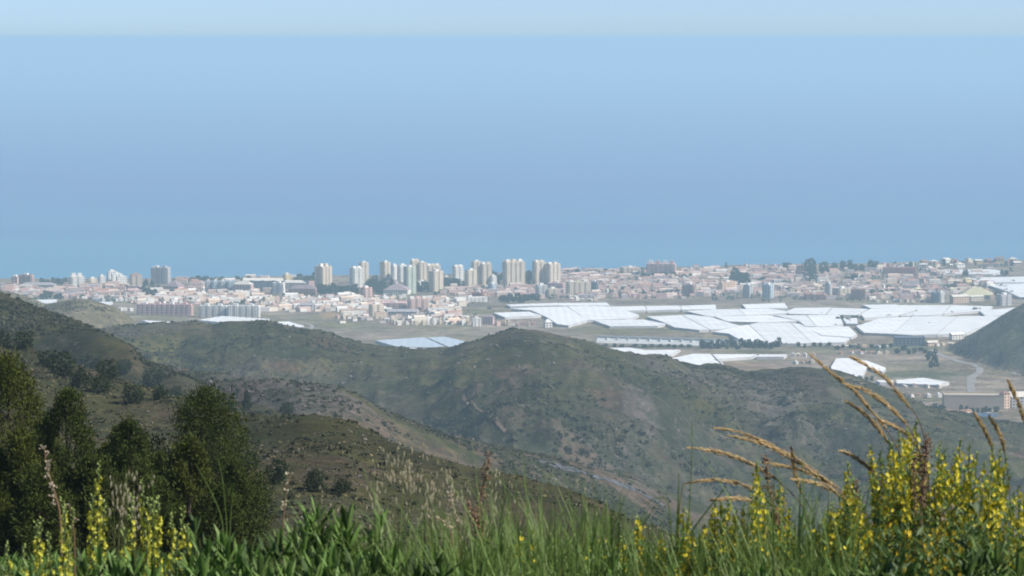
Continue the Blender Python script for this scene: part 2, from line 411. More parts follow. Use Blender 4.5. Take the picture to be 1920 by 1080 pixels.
# ------------------------------------------------------------------ sea
def sea_material():
    m = bpy.data.materials.new("sea_water"); m.use_nodes = True
    t = m.node_tree; b = t.nodes["Principled BSDF"]
    b.inputs["Roughness"].default_value = 0.32; b.inputs["IOR"].default_value = 1.33; b.inputs["Specular IOR Level"].default_value = 0.35
    g = t.nodes.new("ShaderNodeNewGeometry"); sp = t.nodes.new("ShaderNodeSeparateXYZ"); t.links.new(g.outputs["Position"], sp.inputs[0])
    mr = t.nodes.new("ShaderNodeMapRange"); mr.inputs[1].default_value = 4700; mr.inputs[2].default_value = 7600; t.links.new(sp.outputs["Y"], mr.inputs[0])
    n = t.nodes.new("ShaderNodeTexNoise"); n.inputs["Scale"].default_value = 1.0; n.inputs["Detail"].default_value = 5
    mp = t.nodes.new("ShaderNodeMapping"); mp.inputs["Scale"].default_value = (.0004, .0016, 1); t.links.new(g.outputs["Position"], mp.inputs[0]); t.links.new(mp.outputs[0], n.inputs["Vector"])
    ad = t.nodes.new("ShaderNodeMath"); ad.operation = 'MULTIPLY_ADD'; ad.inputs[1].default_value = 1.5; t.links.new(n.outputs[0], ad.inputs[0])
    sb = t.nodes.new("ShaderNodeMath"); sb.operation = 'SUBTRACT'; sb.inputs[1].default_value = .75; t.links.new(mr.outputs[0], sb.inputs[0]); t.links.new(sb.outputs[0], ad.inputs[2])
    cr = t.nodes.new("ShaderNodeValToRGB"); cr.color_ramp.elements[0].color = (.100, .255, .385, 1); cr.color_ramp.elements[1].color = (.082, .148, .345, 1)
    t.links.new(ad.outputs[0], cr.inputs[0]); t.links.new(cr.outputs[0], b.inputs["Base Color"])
    n2 = t.nodes.new("ShaderNodeTexNoise"); n2.inputs["Scale"].default_value = .06; n2.inputs["Detail"].default_value = 6
    t.links.new(g.outputs["Position"], n2.inputs["Vector"])
    bp = t.nodes.new("ShaderNodeBump"); bp.inputs["Strength"].default_value = .6; bp.inputs["Distance"].default_value = 2.0
    t.links.new(n2.outputs[0], bp.inputs["Height"]); t.links.new(bp.outputs[0], b.inputs["Normal"])
    return m
ys = [4300, 5200, 6500, 9000, 14000, 25000, 60000, 150000]
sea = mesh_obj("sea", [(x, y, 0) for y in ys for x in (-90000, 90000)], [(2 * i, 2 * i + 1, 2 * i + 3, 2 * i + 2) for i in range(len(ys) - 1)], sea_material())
tag(sea, kind='structure')

# ------------------------------------------------------------------ air
hz = bpy.data.materials.new("haze_air"); hz.use_nodes = True
t = hz.node_tree; t.nodes.remove(t.nodes["Principled BSDF"])
pv = t.nodes.new("ShaderNodeVolumePrincipled")
pv.inputs["Color"].default_value = (.505, .745, .91, 1)
pv.inputs["Density"].default_value = 0.000122
pv.inputs["Anisotropy"].default_value = 0.0
t.links.new(pv.outputs[0], t.nodes["Material Output"].inputs["Volume"])
bx = [(x, y, z) for z in (-42.0, HC + 11.0) for y in (-100.0, 151000.0) for x in (-91000.0, 91000.0)]
haze = mesh_obj("haze", bx, [(0, 2, 3, 1), (4, 5, 7, 6), (0, 1, 5, 4), (1, 3, 7, 5), (3, 2, 6, 7), (2, 0, 4, 6)], hz)
tag(haze, kind='stuff')
# ------------------------------------------------------------------ the coastal town
WALL = {n: mat("render_" + n, c, .85, .10, .08, objvar=.08) for n, c in dict(
    white=(.80, .78, .75), cream=(.68, .59, .47), pink=(.64, .45, .41), peach=(.70, .51, .39), grey=(.50, .49, .50), beige=(.60, .51, .41),
    blue=(.45, .53, .60), green=(.50, .56, .47), red=(.42, .19, .15), yellow=(.74, .60, .34), rose=(.62, .43, .42), brown=(.38, .26, .21), slate=(.16, .20, .27), tan=(.42, .36, .29)).items()}
ROOF = {n: mat("roof_" + n, c, .9, .2, .3, objvar=.12) for n, c in dict(
    terracotta=(.34, .19, .14), brown=(.27, .17, .13), pale=(.62, .58, .52), white=(.78, .77, .75), grey=(.34, .32, .34), purple=(.26, .20, .22), olive=(.48, .45, .30)).items()}
GLASS = mat("window_glass", (.05, .06, .075), .25, spec=.5)
SHADE = mat("recess_wall", (.30, .28, .27), .9, .15, .5)

class MB:
    """collects boxes and prisms in metres; build() makes one mesh object of them"""
    def __init__(s): s.v, s.f = [], []
    def box(s, x0, x1, y0, y1, z0, z1, bottom=False):
        n = len(s.v)
        s.v += [(x0, y0, z0), (x1, y0, z0), (x1, y1, z0), (x0, y1, z0), (x0, y0, z1), (x1, y0, z1), (x1, y1, z1), (x0, y1, z1)]
        s.f += [(n + 4, n + 5, n + 6, n + 7), (n, n + 1, n + 5, n + 4), (n + 1, n + 2, n + 6, n + 5), (n + 2, n + 3, n + 7, n + 6), (n + 3, n, n + 4, n + 7)]
        if bottom: s.f.append((n + 3, n + 2, n + 1, n))
    def roof(s, x0, x1, y0, y1, z0, h, hip=0.0):
        n = len(s.v); ym = (y0 + y1) / 2; k = hip * (y1 - y0) / 2
        if x1 - x0 < 2 * k: k = (x1 - x0) / 2 - .05
        s.v += [(x0, y0, z0), (x1, y0, z0), (x1, y1, z0), (x0, y1, z0), (x0 + k, ym, z0 + h), (x1 - k, ym, z0 + h)]
        s.f += [(n, n + 1, n + 5, n + 4), (n + 2, n + 3, n + 4, n + 5), (n + 1, n + 2, n + 5), (n + 3, n, n + 4), (n + 3, n + 2, n + 1, n)]
    def build(s, name, m, parent=None, loc=None): return mesh_obj(name, s.v, s.f, m, parent, loc)
    def mesh(s, name, m):
        me = bpy.data.meshes.new(name); me.from_pydata(s.v, [], s.f); me.materials.append(m); return me

def block(label, px, py, wl, wr, top, th=40, wall='cream', bays=None, roof='flat', rmat='pale', cat='apartment block', name='apartment_block', group='tower blocks by the sea', heads=1, rise=0.0, bay_wall=None, unit=8.5, depth=None, windows=True):
    """px = left edge in view, wl / wr = width of the shaded left face and of the right-hand face, py = foot, top = roof line"""
    g = GP(px + (wl + wr) / 2, py)
    s = g[1] / F
    if th >= 0: W = wr * s / math.cos(R(th)); D = depth or (max(wl, .8) * s / max(math.sin(R(th)), .18))
    else: W = wl * s / math.cos(R(th)); D = depth or (max(wr, .8) * s / max(math.sin(R(-th)), .10))
    D = min(max(D, 8.0), 60.0)
    Hh = max(P(px, top, g[1])[2] - g[2], 3.2)
    g[2] -= 1.0; Hh += 1.0
    root = empty(name, (g[0], g[1] + .25 * D, g[2]), label, cat, group, R(th))
    fl = max(1, round(Hh / 3.0)); fh = Hh / fl
    b = MB(); x, y = W / 2, D / 2
    b.box(-x, x, -y, y, 0, Hh)
    b.build("wall", WALL[wall], root)
    bw = WALL[bay_wall or wall]
    win, bal = MB(), MB()
    for (nx, ny, L) in ((0, -1, W), (0, 1, W), (1, 0, D), (-1, 0, D)):
        n = max(1, round(L / unit))
        hw = L / 2; off = y if ny else x
        def fbox(mb, a0, a1, o0, o1, z0, z1, bottom=False):
            if ny == -1: mb.box(a0, a1, -off - o1, -off - o0, z0, z1, bottom)
            elif ny == 1: mb.box(a0, a1, off + o0, off + o1, z0, z1, bottom)
            elif nx == 1: mb.box(off + o0, off + o1, a0, a1, z0, z1, bottom)
            else: mb.box(-off - o1, -off - o0, a0, a1, z0, z1, bottom)
        for i in range(n):
            a = -hw + L * (i + .5) / n; q = L / n
            if bays and fl > 2:
                mb = MB(); fbox(mb, a - q * .26, a + q * .26, .02, 1.2, 0, Hh - fh * .3 + (i % 2) * fh * .5)
                mb.build("bay", bw, root)
                for k in range(1, fl):
                    z = k * fh
                    fbox(win, a - q * .07, a + q * .07, 1.22, 1.25, z + 1.0, z + 2.1)
                    for sg in (-1, 1):
                        c = a + sg * q * .38
                        fbox(bal, c - q * .11, c + q * .11, .02, 1.05, z - .1, z + .95, True)
                        fbox(win, c - q * .07, c + q * .07, .03, .06, z + 1.0, z + 2.2)
            else:
                for k in range(fl if windows else 0):
                    z = k * fh
                    for c in (a - q * .24, a + q * .24):
                        fbox(win, c - q * .12, c + q * .12, .03, .06, z + .9, z + 2.2)
    if bal.v: tag(bal.build("balcony", bw, root), kind='stuff')
    if win.v: tag(win.build("window", GLASS, root), kind='stuff')
    rb = MB()
    if roof == 'flat':
        rb.box(-x - .15, x + .15, -y - .15, -y + .3, Hh + .004, Hh + .9); rb.box(-x - .15, x + .15, y - .3, y + .15, Hh + .004, Hh + .9)
        rb.box(-x - .15, -x + .3, -y + .302, y - .302, Hh + .004, Hh + .9); rb.box(x - .3, x + .15, -y + .302, y - .302, Hh + .004, Hh + .9)
        rb.build("parapet", bw, root)
        for k in range(heads):
            c = -x + W * (k + .5) / heads
            hb = MB(); hb.box(c - min(3, W * .2), c + min(3, W * .2), -min(3, D * .25), min(3.5, D * .3), Hh + .003, Hh + 3.2 + rise); hb.build("stair_head", WALL['white'] if k % 2 == 0 else bw, root)
    else:
        rb.roof(-x - .6, x + .6, -y - .6, y + .6, Hh + .005, max(rise, min(W, D) * .28), 1.0 if roof == 'hip' else 0.0)
        rb.build("roof", ROOF[rmat], root)
    return root

TW = 'tower blocks by the sea'
# towers: label, left px, foot py, width of shaded face, width of lit face, top py
block("tall beige tower with pale jagged roof standing alone left of the tree belt", 590, 546, 15, 17, 500, 48, 'beige', True, heads=2, rise=1.5)
block("greenish white tower left of and in front of a taller cream tower", 655, 538, 9, 17, 503, 30, 'green', True, bay_wall='white', heads=2)
block("cream tower rising behind the greenish white tower", 673, 530, 5, 13, 493, 30, 'cream', True)
block("narrow pale tower barely showing left of the grey-sided cream tower", 706, 516, 3, 5, 503, 40, 'white', True, heads=1)
block("cream tower with wide grey left side, left of the white tower cluster", 712, 527, 9, 11, 492, 42, 'cream', True)
block("slim bright white tower between the grey-sided tower and the white-fronted tower", 733, 524, 4, 8, 498, 35, 'white', True)
block("white-fronted tower with grey flanks in the middle of the tower cluster", 745, 528, 5, 14, 498, 25, 'white', True)
block("pale green cream tower at the front of the cluster beside the large purple roof", 757, 550, 7, 16, 501, 33, 'cream', True, bay_wall='green')
block("yellow-topped cream tower, tallest at the back of the tower cluster", 769, 524, 4, 13, 489, 28, 'yellow', True, bay_wall='cream', heads=2)
block("pink-tinged tower joined to the right of the yellow-topped tower", 783, 524, 4, 13, 493, 28, 'rose', True, bay_wall='cream')
block("cream slab tower at the back right of the tower cluster", 797, 522, 6, 23, 498, 20, 'cream', True, heads=3)
block("rosy beige tower with dark left side standing before the cream slab tower", 804, 547, 9, 18, 509, 40, 'rose', True, bay_wall='cream')
block("red-topped tower with two pale stripes, left of the pair of beige towers", 848, 532, 5, 16, 500, 30, 'rose', True, bay_wall='white', heads=2)
block("shorter beige tower with dark left side in front of the stepped grey tower", 872, 541, 5, 17, 507, 30, 'beige', True, bay_wall='cream')
block("high left half of the stepped grey tower, with bright upper edge", 884, 534, 3, 15, 491, 22, 'cream', True, heads=1)
block("broad grey-green right half of the stepped tower, slightly lower", 899, 534, 5, 18, 495, 28, 'green', True, bay_wall='beige', heads=2)
block("wide pinkish cream tower with ribbed front, left of the last twin tower", 942, 538, 7, 35, 491, 22, 'peach', True, bay_wall='cream', heads=3, rise=1)
block("left half of the rightmost twin tower, ribbed cream", 998, 532, 6, 18, 491, 30, 'rose', True, bay_wall='cream', heads=2)
block("right half of the rightmost twin tower with shaded purple recess", 1019, 532, 11, 21, 495, 38, 'rose', True, bay_wall='cream', heads=2)
block("grey slab tower with bright white right end, alone on the left shore", 283, 533, 31, 5, 502, -12, 'grey', True, bay_wall='grey', heads=2, depth=14)
AP = 'apartment blocks in the town'
def ap(label, *a, **k):
    k.setdefault('group', AP); return block(label, *a, **k)
ap("beige block with red-brown top storey left of the grey slab tower", 243, 542, 4, 19, 516, 15, 'beige', True, roof='hip', rmat='brown', rise=2.5)
ap("dark slab with white end wall and white stripe near the left edge", 35, 535, 24, 4, 516, -10, 'rose', True, bay_wall='brown', depth=12)
ap("faded pink block joined to the left of the dark striped slab", 21, 532, 12, 3, 519, -8, 'pink', depth=12)
ap("pale block under two dark rooftop boxes, left part of the town", 128, 541, 8, 22, 519, 18, 'beige', True, bay_wall='white', heads=2, rise=2.5)
ap("cream block to the right of the pair of rooftop boxes", 164, 539, 5, 13, 523, 25, 'cream', True)
ap("small white block on the skyline above the cream block", 184, 530, 4, 9, 518, 25, 'white', True)
ap("top step of the white stepped hotel by the water", 201, 524, 3, 14, 509, 25, 'white', group='steps of the white stepped hotel')
ap("middle step of the white stepped hotel by the water", 208, 527, 4, 17, 514, 25, 'white', group='steps of the white stepped hotel')
ap("lowest right-hand step of the white stepped hotel", 217, 532, 4, 17, 519, 25, 'white', group='steps of the white stepped hotel')
ap("large building with a sloping purple-grey roof right of the grey slab tower", 308, 550, 26, 10, 536, -15, 'rose', roof='hip', rmat='purple', rise=9, depth=26)
ap("long low grey building under a dark roof, left side of town", 37, 542, 64, 5, 534, -5, 'grey', roof='hip', rmat='grey', rise=2.5, depth=14)
ap("cream tower block rising beside the long pale roof near the shore", 530, 534, 5, 11, 515, 25, 'cream', True, bay_wall='yellow')
for i, (a, b_, nm) in enumerate(((384, 10, "leftmost"), (397, 11, "second"), (411, 11, "third"), (425, 12, "rightmost"))):
    ap("%s of the four blue-grey shaded blocks behind the colourful houses" % nm, a, 549, 3, b_, 528, 8, 'blue', True, bay_wall='blue' if i % 2 else 'grey', group='four blue-grey blocks')
ap("broad rose-beige block with tapering top and bright right end", 437, 549, 33, 6, 533, -14, 'rose', roof='hip', rmat='pale', rise=5, depth=14)
ap("long dark slab below a long pale roof near the shore", 454, 546, 74, 4, 526, -3, 'grey', True, bay_wall='slate', roof='gable', rmat='pale', rise=2.5, depth=14)
ap("right-hand stretch of the long slab, ending in a curved pale roof", 533, 546, 40, 6, 530, -8, 'rose', True, bay_wall='grey', roof='gable', rmat='pale', rise=3, depth=14)
ap("grey block with one white vertical stripe in front of the long slab", 510, 551, 20, 4, 531, -12, 'grey', True, bay_wall='white', depth=12)
ap("wide purple-brown building with pale roof edge in front of the long slab", 540, 553, 50, 6, 541, -6, 'rose', True, bay_wall='brown', roof='hip', rmat='purple', rise=4, depth=18)
ap("longest plain grey-violet block with bright white right end, left of centre", 255, 591, 102, 6, 571, -6, 'rose', True, bay_wall='rose', unit=7, depth=13, heads=4)
ap("left half of the grey and white striped block above the diamond greenhouse", 374, 594, 50, 2, 574, -4, 'grey', True, bay_wall='white', unit=9, depth=13, heads=2)
ap("right half of the grey and white striped block above the diamond greenhouse", 426, 595, 58, 3, 574, -4, 'grey', True, bay_wall='white', unit=9, depth=13, heads=2)
ap("small brick-coloured tower in front of the tree belt, pinkish right side", 673, 560, 11, 14, 540, 42, 'red', True, bay_wall='pink')
ap("wide building under the largest purple hip roof in the middle of town", 719, 552, 46, 4, 543, -6, 'white', roof='hip', rmat='purple', rise=9, depth=34)
ap("dark purple-roofed hall behind the largest hip roof", 727, 534, 15, 3, 528, -10, 'grey', roof='hip', rmat='purple', rise=6, depth=20)
ap("white shop block under the back row of towers", 780, 539, 4, 18, 529, 20, 'white')
ap("low cream block between the tower cluster and the red-topped tower", 826, 533, 4, 18, 520, 15, 'cream', True)
ap("white block half hidden in trees at the foot of the stepped tower", 917, 534, 5, 9, 518, 25, 'white', True)
ap("blue-grey block at the foot of the stepped tower", 915, 549, 7, 9, 533, 30, 'blue', True)
ap("dull pink block with two dark arches in the centre of town", 714, 582, 47, 4, 568, -4, 'rose', True, bay_wall='pink', unit=9)
ap("bright salmon block with an orange corner, centre of town", 764, 584, 5, 34, 560, 20, 'peach', True, bay_wall='pink', unit=8, heads=3)
ap("peach block facing the sun left of the dull pink block", 692, 592, 5, 22, 571, 30, 'peach', True, bay_wall='cream')
ap("golden house front below the peach block", 706, 592, 3, 9, 582, 25, 'yellow', name='town_house', cat='house', group='houses in the middle of town')
ap("long dark grey-green hall in front of the salmon block", 727, 594, 54, 3, 584, -4, 'grey', roof='gable', rmat='grey', rise=1.5, name='hall', cat='hall', depth=12, group='halls in the town')
ap("grey-green hall among the pink terraces", 562, 582, 24, 2, 572, -4, 'grey', roof='gable', rmat='grey', rise=1.5, name='hall', cat='hall', depth=12, group='halls in the town')
ap("low brick-red block below the stepped tower", 885, 563, 20, 3, 549, -10, 'red', True, bay_wall='red')
ap("long white terrace running below the brick-red block", 850, 566, 3, 60, 558, 16, 'white', True, unit=6)
ap("violet block in front of the rightmost twin tower", 1028, 548, 27, 4, 531, -10, 'rose', True, bay_wall='rose')
ap("white and grey block in front of the twin tower, left of the violet block", 1004, 558, 5, 17, 535, 20, 'white', True, bay_wall='grey')
ap("low grey block between the white one and the violet block", 1024, 558, 4, 20, 542, 20, 'beige', True)
ap("long pale block right of the violet block", 1062, 556, 4, 41, 529, 12, 'beige', True, bay_wall='cream', heads=3)
ap("grey violet block with dark vertical strips right of the long pale block", 1105, 550, 14, 3, 529, -12, 'rose', True, bay_wall='slate')
ap("violet hotel with four white rooftop turrets on the skyline", 1212, 520, 52, 4, 495, -8, 'rose', True, bay_wall='rose', heads=4, rise=2.5)
ap("low pink block with flat roof left of the turreted hotel", 1163, 517, 5, 32, 502, 15, 'pink', True, bay_wall='beige')
ap("dark cube-like slab with bright white right end below the hotel", 1279, 556, 20, 7, 534, -18, 'rose', True, bay_wall='brown', depth=16)
ap("peach terraces climbing diagonally beside the dark trees", 1348, 547, 4, 28, 529, 30, 'peach', True, unit=6)
ap("left one of two white-ended slabs by the dark trees", 1394, 559, 10, 7, 535, -28, 'slate', True, bay_wall='grey', depth=14)
ap("right one of two white-ended slabs, blue-grey with a curved end", 1429, 559, 13, 9, 534, -28, 'blue', True, bay_wall='blue', depth=14)
ap("rusty red block with pale stripes left of the tallest trees", 1494, 517, 10, 16, 498, 30, 'red', True, bay_wall='pink')
ap("low dark red row below the two white-ended slabs' right side", 1508, 562, 36, 3, 552, -5, 'red', True, bay_wall='brown')
ap("dark red block right of the round grey cluster", 1596, 562, 24, 4, 543, -10, 'red', True, bay_wall='brown')
ap("round grey block between dark red buildings", 1562, 560, 10, 24, 541, 30, 'grey', True, bay_wall='beige')
ap("slim grey tower block left of the round grey block", 1548, 558, 5, 6, 532, 40, 'grey', True)
ap("long dark reddish block with violet bays near the right skyline", 1656, 519, 58, 3, 502, -4, 'rose', True, bay_wall='red', depth=14)
ap("wide brownish roof right of the pink hall", 1800, 560, 60, 5, 552, -6, 'beige', roof='hip', rmat='olive', rise=8, depth=40)
ap("pink hall with a dark doorway behind the right greenhouses", 1781, 569, 5, 32, 556, 22, 'peach', roof='gable', rmat='pale', rise=3, name='hall', cat='hall', group='halls in the town')
ap("long cream shed right of the pink hall", 1816, 565, 3, 26, 556, 20, 'cream', roof='gable', rmat='pale', rise=2, name='shed', cat='shed', group='halls in the town')
ap("grey unfinished block at the edge of the bare hill", 1869, 573, 6, 22, 553, 25, 'grey', True)
ap("white tall narrow block behind the right greenhouses", 1759, 567, 3, 8, 548, 20, 'white', True)
ap("dark green-grey block beside the white narrow block", 1746, 568, 10, 4, 550, -10, 'slate', True)
ap("long dark blue warehouse beyond the lower greenhouses", 1675, 648, 57, 4, 633, -3, 'slate', name='warehouse', cat='warehouse', group='sheds in the valley', depth=18, heads=0)
ap("pale pink shed to the right of the dark blue warehouse", 1736, 649, 3, 20, 642, 20, 'peach', roof='gable', rmat='pale', rise=2, name='shed', cat='shed', group='sheds in the valley')
ap("white sheds at the foot of the bare right-hand hill", 1780, 637, 4, 24, 627, 20, 'white', roof='gable', rmat='white', rise=2, name='shed', cat='shed', group='sheds in the valley')
ap("white block above the front row of village houses", 885, 612, 2, 15, 598, 12, 'white', name='town_house', cat='house', group='houses in the middle of town')
ap("violet-shaded house right of the white block", 905, 608, 19, 3, 594, -12, 'rose', name='town_house', cat='house', group='houses in the middle of town', roof='hip', rmat='purple', rise=3)
ap("big white domed tank house at the edge of the greenhouses", 1019, 615, 3, 13, 604, 20, 'white', name='farm_store', cat='store', group='sheds in the valley', roof='hip', rmat='white', rise=4)

# small houses: shared shapes, own colour each
def house_shapes():
    out = []
    for kind in range(4):
        wl, rf, wn = MB(), MB(), MB()
        if kind == 0:
            wl.box(-5, 5, -4.5, 4.5, -1.2, 6); wl.box(-5, -4.7, -4.5, 4.5, 6.003, 6.7); wl.box(4.7, 5, -4.5, 4.5, 6.003, 6.7); wl.box(-4.69, 4.69, -4.5, -4.2, 6.003, 6.7)
            rf.box(-2, 1.5, -.5, 2.8, 6.003, 8.4)
        elif kind == 1:
            wl.box(-5, 5, -4, 4, -1.2, 5.2); rf.roof(-5.4, 5.4, -4.5, 4.5, 5.203, 2.3, 0)
        elif kind == 2:
            wl.box(-5.5, 5.5, -4.5, 4.5, -1.2, 5.4); rf.roof(-6, 6, -5, 5, 5.403, 2.4, 1.0)
        else:
            wl.box(-5, 0, -4.5, 4.5, -1.2, 7.6); wl.box(.003, 5, -4, 4, -1.2, 4.8)
            rf.box(-5.15, .15, -4.65, 4.65, 7.603, 7.95); rf.roof(.2, 5.3, -4.3, 4.3, 4.803, 1.4, 0)
        for z in ((1, 3.6) if kind != 1 else (1.0, 3.2)):
            for a in (-3.4, -1.0, 2.6):
                yy = 4.5 if kind in (0, 2, 3) else 4.0
                if kind == 3 and a > 0: yy = 4.0
                if kind == 3 and a > 0 and z > 2: continue
                wn.box(a - .5, a + .5, -yy - .03, -yy - .004, z, z + 1.3, True); wn.box(a - .5, a + .5, yy + .004, yy + .03, z, z + 1.3, True)
            xx = 5.5 if kind == 2 else 5
            wn.box(xx + .004, xx + .03, -1.5, -.4, z, z + 1.3, True); wn.box(-xx - .03, -xx - .004, -1.5, -.4, z, z + 1.3, True)
        out.append((wl.mesh("house_wall", WALL['white']), rf.mesh("house_roof", ROOF['terracotta']), wn.mesh("house_window", GLASS), ('flat-roofed', 'gabled', 'hip-roofed', 'two-level')[kind], (6.7, 7.5, 7.8, 7.9)[kind]))
    return out
SHAPES = house_shapes()
ORD = "first second third fourth fifth sixth seventh eighth ninth tenth eleventh twelfth thirteenth fourteenth fifteenth sixteenth".split()
NAMES = dict(white='white', cream='cream', pink='pink', peach='peach', grey='grey', beige='beige', rose='dusky pink', yellow='yellow', red='brick-red', blue='pale blue', brown='brown')
RN = dict(terracotta='terracotta', brown='brown', pale='pale', white='white', grey='grey', purple='dark', olive='straw-coloured')
hr = random.Random(5)
n_house = 0
def house(px, py, wpx, hpx, shape, wall, roof, th, label, group, name='house', cat='house'):
    global n_house
    n_house += 1
    g = GP(px, py); s = g[1] / F
    wl, rf, wn, kn, hh = SHAPES[shape]
    sx = wpx * s / 10.5; sz = hpx * s / hh
    root = empty(name, (g[0], g[1] + 3, g[2]), label, cat, group, R(th))
    for nm, me, mt in (("wall", wl, WALL[wall]), ("roof", rf, ROOF[roof] if not (shape == 0) else WALL[wall]), ("window", wn, GLASS)):
        o = bpy.data.objects.new(nm, me); COL.objects.link(o); o.parent = root; o.scale = (sx, max(sx, .7), sz)
        o.material_slots[0].link = 'OBJECT'; o.material_slots[0].material = mt
        if nm == "window": o["kind"] = 'stuff'
    return root
def cluster(where, x0, x1, y0, y1, rows, n, walls, roofs=('terracotta',), shapes=(0, 0, 1, 2, 3), wr=(5.5, 9), hr_=(5, 7), slope=0.0, th=(-25, 40), group=None, name='house', cat='house'):
    """rows of houses between two columns of the view; slope = how far the rows fall to the right"""
    for r in range(rows):
        py = y0 + (y1 - y0) * (r / max(rows - 1, 1)) if rows > 1 else (y0 + y1) / 2
        rown = '' if rows == 1 else (('back row ', 'front row ') if rows == 2 else ('back row ', 'middle row ', 'front row ') if rows == 3 else ('back row ', 'second row ', 'third row ', 'front row '))[r]
        m = n
        for i in range(m):
            px = x0 + (x1 - x0) * (i + .5 + hr.uniform(-.25, .25) + (.25 if r % 2 else -.1)) / m
            wn = hr.choice(walls); rn = hr.choice(roofs); sh = hr.choice(shapes)
            kn = SHAPES[sh][3]
            lab = "%s %s %s, %s from left%s, %s" % (NAMES[wn].replace(' ', '-'), kn if sh == 0 else (kn if sh == 3 else RN[rn] + '-roofed'), cat, ORD[i], rown and (' of ' + rown.strip()), where)
            house(px, py + slope * (px - x0) / (x1 - x0) + hr.uniform(-1, 1), hr.uniform(*wr), hr.uniform(*hr_), sh, wn, rn, hr.uniform(*th), lab, group or ('houses ' + where), name, cat)
VI = dict(name='villa', cat='villa')
MIX = ['white', 'white', 'cream', 'pink', 'beige', 'grey']; LIGHT = ['white', 'white', 'white', 'cream']; PINK = ['pink', 'pink', 'white', 'peach', 'rose']; DULL = ['beige', 'rose', 'grey', 'cream', 'pink']
cluster("at the far left edge of town", 0, 34, 538, 546, 2, 3, MIX)
cluster("above the left hill's edge", 22, 118, 548, 558, 2, 7, DULL, ('terracotta', 'brown'), (1, 2, 0))
cluster("under the pair of rooftop boxes", 116, 192, 546, 546, 1, 8, ['rose', 'pink', 'beige'], ('terracotta', 'brown'), (1, 2))
cluster("above the left hump", 165, 250, 558, 565, 2, 8, ['white', 'blue', 'white', 'grey'], ('pale', 'grey'), (0, 0, 3))
cluster("below the white stepped hotel", 198, 243, 541, 550, 2, 5, MIX)
cluster("above the long grey-violet block", 236, 372, 556, 569, 3, 10, ['white', 'white', 'cream', 'beige', 'peach'], ('terracotta', 'pale'))
cluster("below the four blue-grey blocks", 390, 476, 553, 567, 2, 8, ['white', 'yellow', 'pink', 'cream', 'peach', 'rose'], ('terracotta', 'brown'))
cluster("in the pink and white terraces", 484, 628, 566, 579, 2, 13, ['white', 'pink', 'white', 'cream', 'pink'], ('pale', 'terracotta'), (0, 0, 3, 1), (9, 12), (8, 11), th=(14, 34), name='terraced_house', cat='terraced house')
cluster("below the small brick-coloured tower", 628, 692, 568, 598, 3, 6, ['white', 'cream', 'peach', 'pink', 'white'], ('terracotta', 'pale'), th=(14, 40))
cluster("under the largest purple hip roof", 700, 764, 559, 566, 2, 7, LIGHT, ('pale', 'terracotta'), th=(10, 30))
cluster("right of the salmon block", 802, 866, 574, 590, 3, 6, LIGHT + ['grey'], ('pale', 'grey'), (0, 0, 3))
cluster("below the dark grey-green hall", 730, 884, 602, 609, 2, 14, LIGHT + ['cream', 'beige'], ('terracotta', 'pale'), th=(10, 35), hr_=(7, 10), name='terraced_house', cat='terraced house')
cluster("left of the white tank house", 930, 1008, 611, 611, 1, 8, ['peach', 'beige', 'pink', 'white'], ('terracotta', 'brown'), hr_=(7, 10))
cluster("in front of the red-topped tower", 838, 880, 549, 549, 1, 5, MIX)
cluster("in front of the wide pinkish tower", 955, 1002, 546, 557, 2, 5, LIGHT + ['beige'], ('pale', 'terracotta'))
cluster("right of the twin tower", 1056, 1160, 509, 523, 3, 9, DULL + ['white', 'cream'], ('terracotta', 'pale', 'brown'), **VI)
cluster("left of the dark cube-like slab", 1122, 1278, 532, 557, 4, 13, DULL + ['rose', 'white'], ('terracotta', 'brown', 'pale', 'purple'))
cluster("below the long pale block", 1062, 1118, 560, 564, 2, 5, DULL + ['white'], ('pale', 'grey'))
cluster("beneath the turreted hotel", 1196, 1290, 524, 530, 2, 8, MIX, ('terracotta', 'olive', 'pale'))
cluster("right of the turreted hotel", 1276, 1392, 508, 517, 2, 8, DULL + ['white'], ('brown', 'olive', 'terracotta'), **VI)
cluster("beside the peach terraces", 1306, 1350, 532, 550, 3, 5, DULL + ['pink', 'white'], ('terracotta', 'pale'))
cluster("left of the rusty red block", 1396, 1496, 503, 522, 3, 8, ['pink', 'rose', 'beige', 'white', 'cream'], ('terracotta', 'brown'), **VI)
cluster("right of the two white-ended slabs", 1456, 1546, 536, 551, 3, 8, DULL + ['white'], ('terracotta', 'pale', 'brown'))
cluster("right of the tallest trees", 1538, 1652, 504, 530, 3, 9, DULL + ['white'], ('terracotta', 'brown', 'pale'), **VI)
cluster("above the middle greenhouses", 1626, 1744, 540, 567, 4, 9, DULL + ['white', 'white', 'grey'], ('terracotta', 'brown', 'olive', 'pale'), **VI)
cluster("above the long dark reddish block", 1656, 1714, 500, 500, 1, 7, ['white', 'white', 'cream', 'rose'], ('terracotta', 'pale'), **VI)
cluster("above the small skyline greenhouses", 1720, 1914, 496, 503, 2, 9, ['yellow', 'beige', 'cream', 'white', 'rose'], ('terracotta', 'brown', 'pale'), (1, 2, 3), (11, 18), (8, 11), slope=-4, **VI)
cluster("below the small skyline greenhouses", 1700, 1830, 530, 548, 2, 6, ['yellow', 'beige', 'rose', 'pink'], ('olive', 'terracotta', 'brown'), (1, 2), (11, 16), (8, 11), **VI)
cluster("by the curved white greenhouse", 1480, 1530, 668, 682, 2, 4, LIGHT + ['beige'], ('pale', 'terracotta'), name='farmhouse', cat='farmhouse')
cluster("below the long low greenhouse", 1690, 1770, 727, 745, 2, 4, LIGHT + ['grey'], ('pale', 'terracotta'), name='farmhouse', cat='farmhouse')
cluster("left of the long grey-violet block", 218, 252, 583, 583, 1, 3, LIGHT, ('pale',), (0, 1), (6, 9), (5, 7), name='farmhouse', cat='farmhouse')

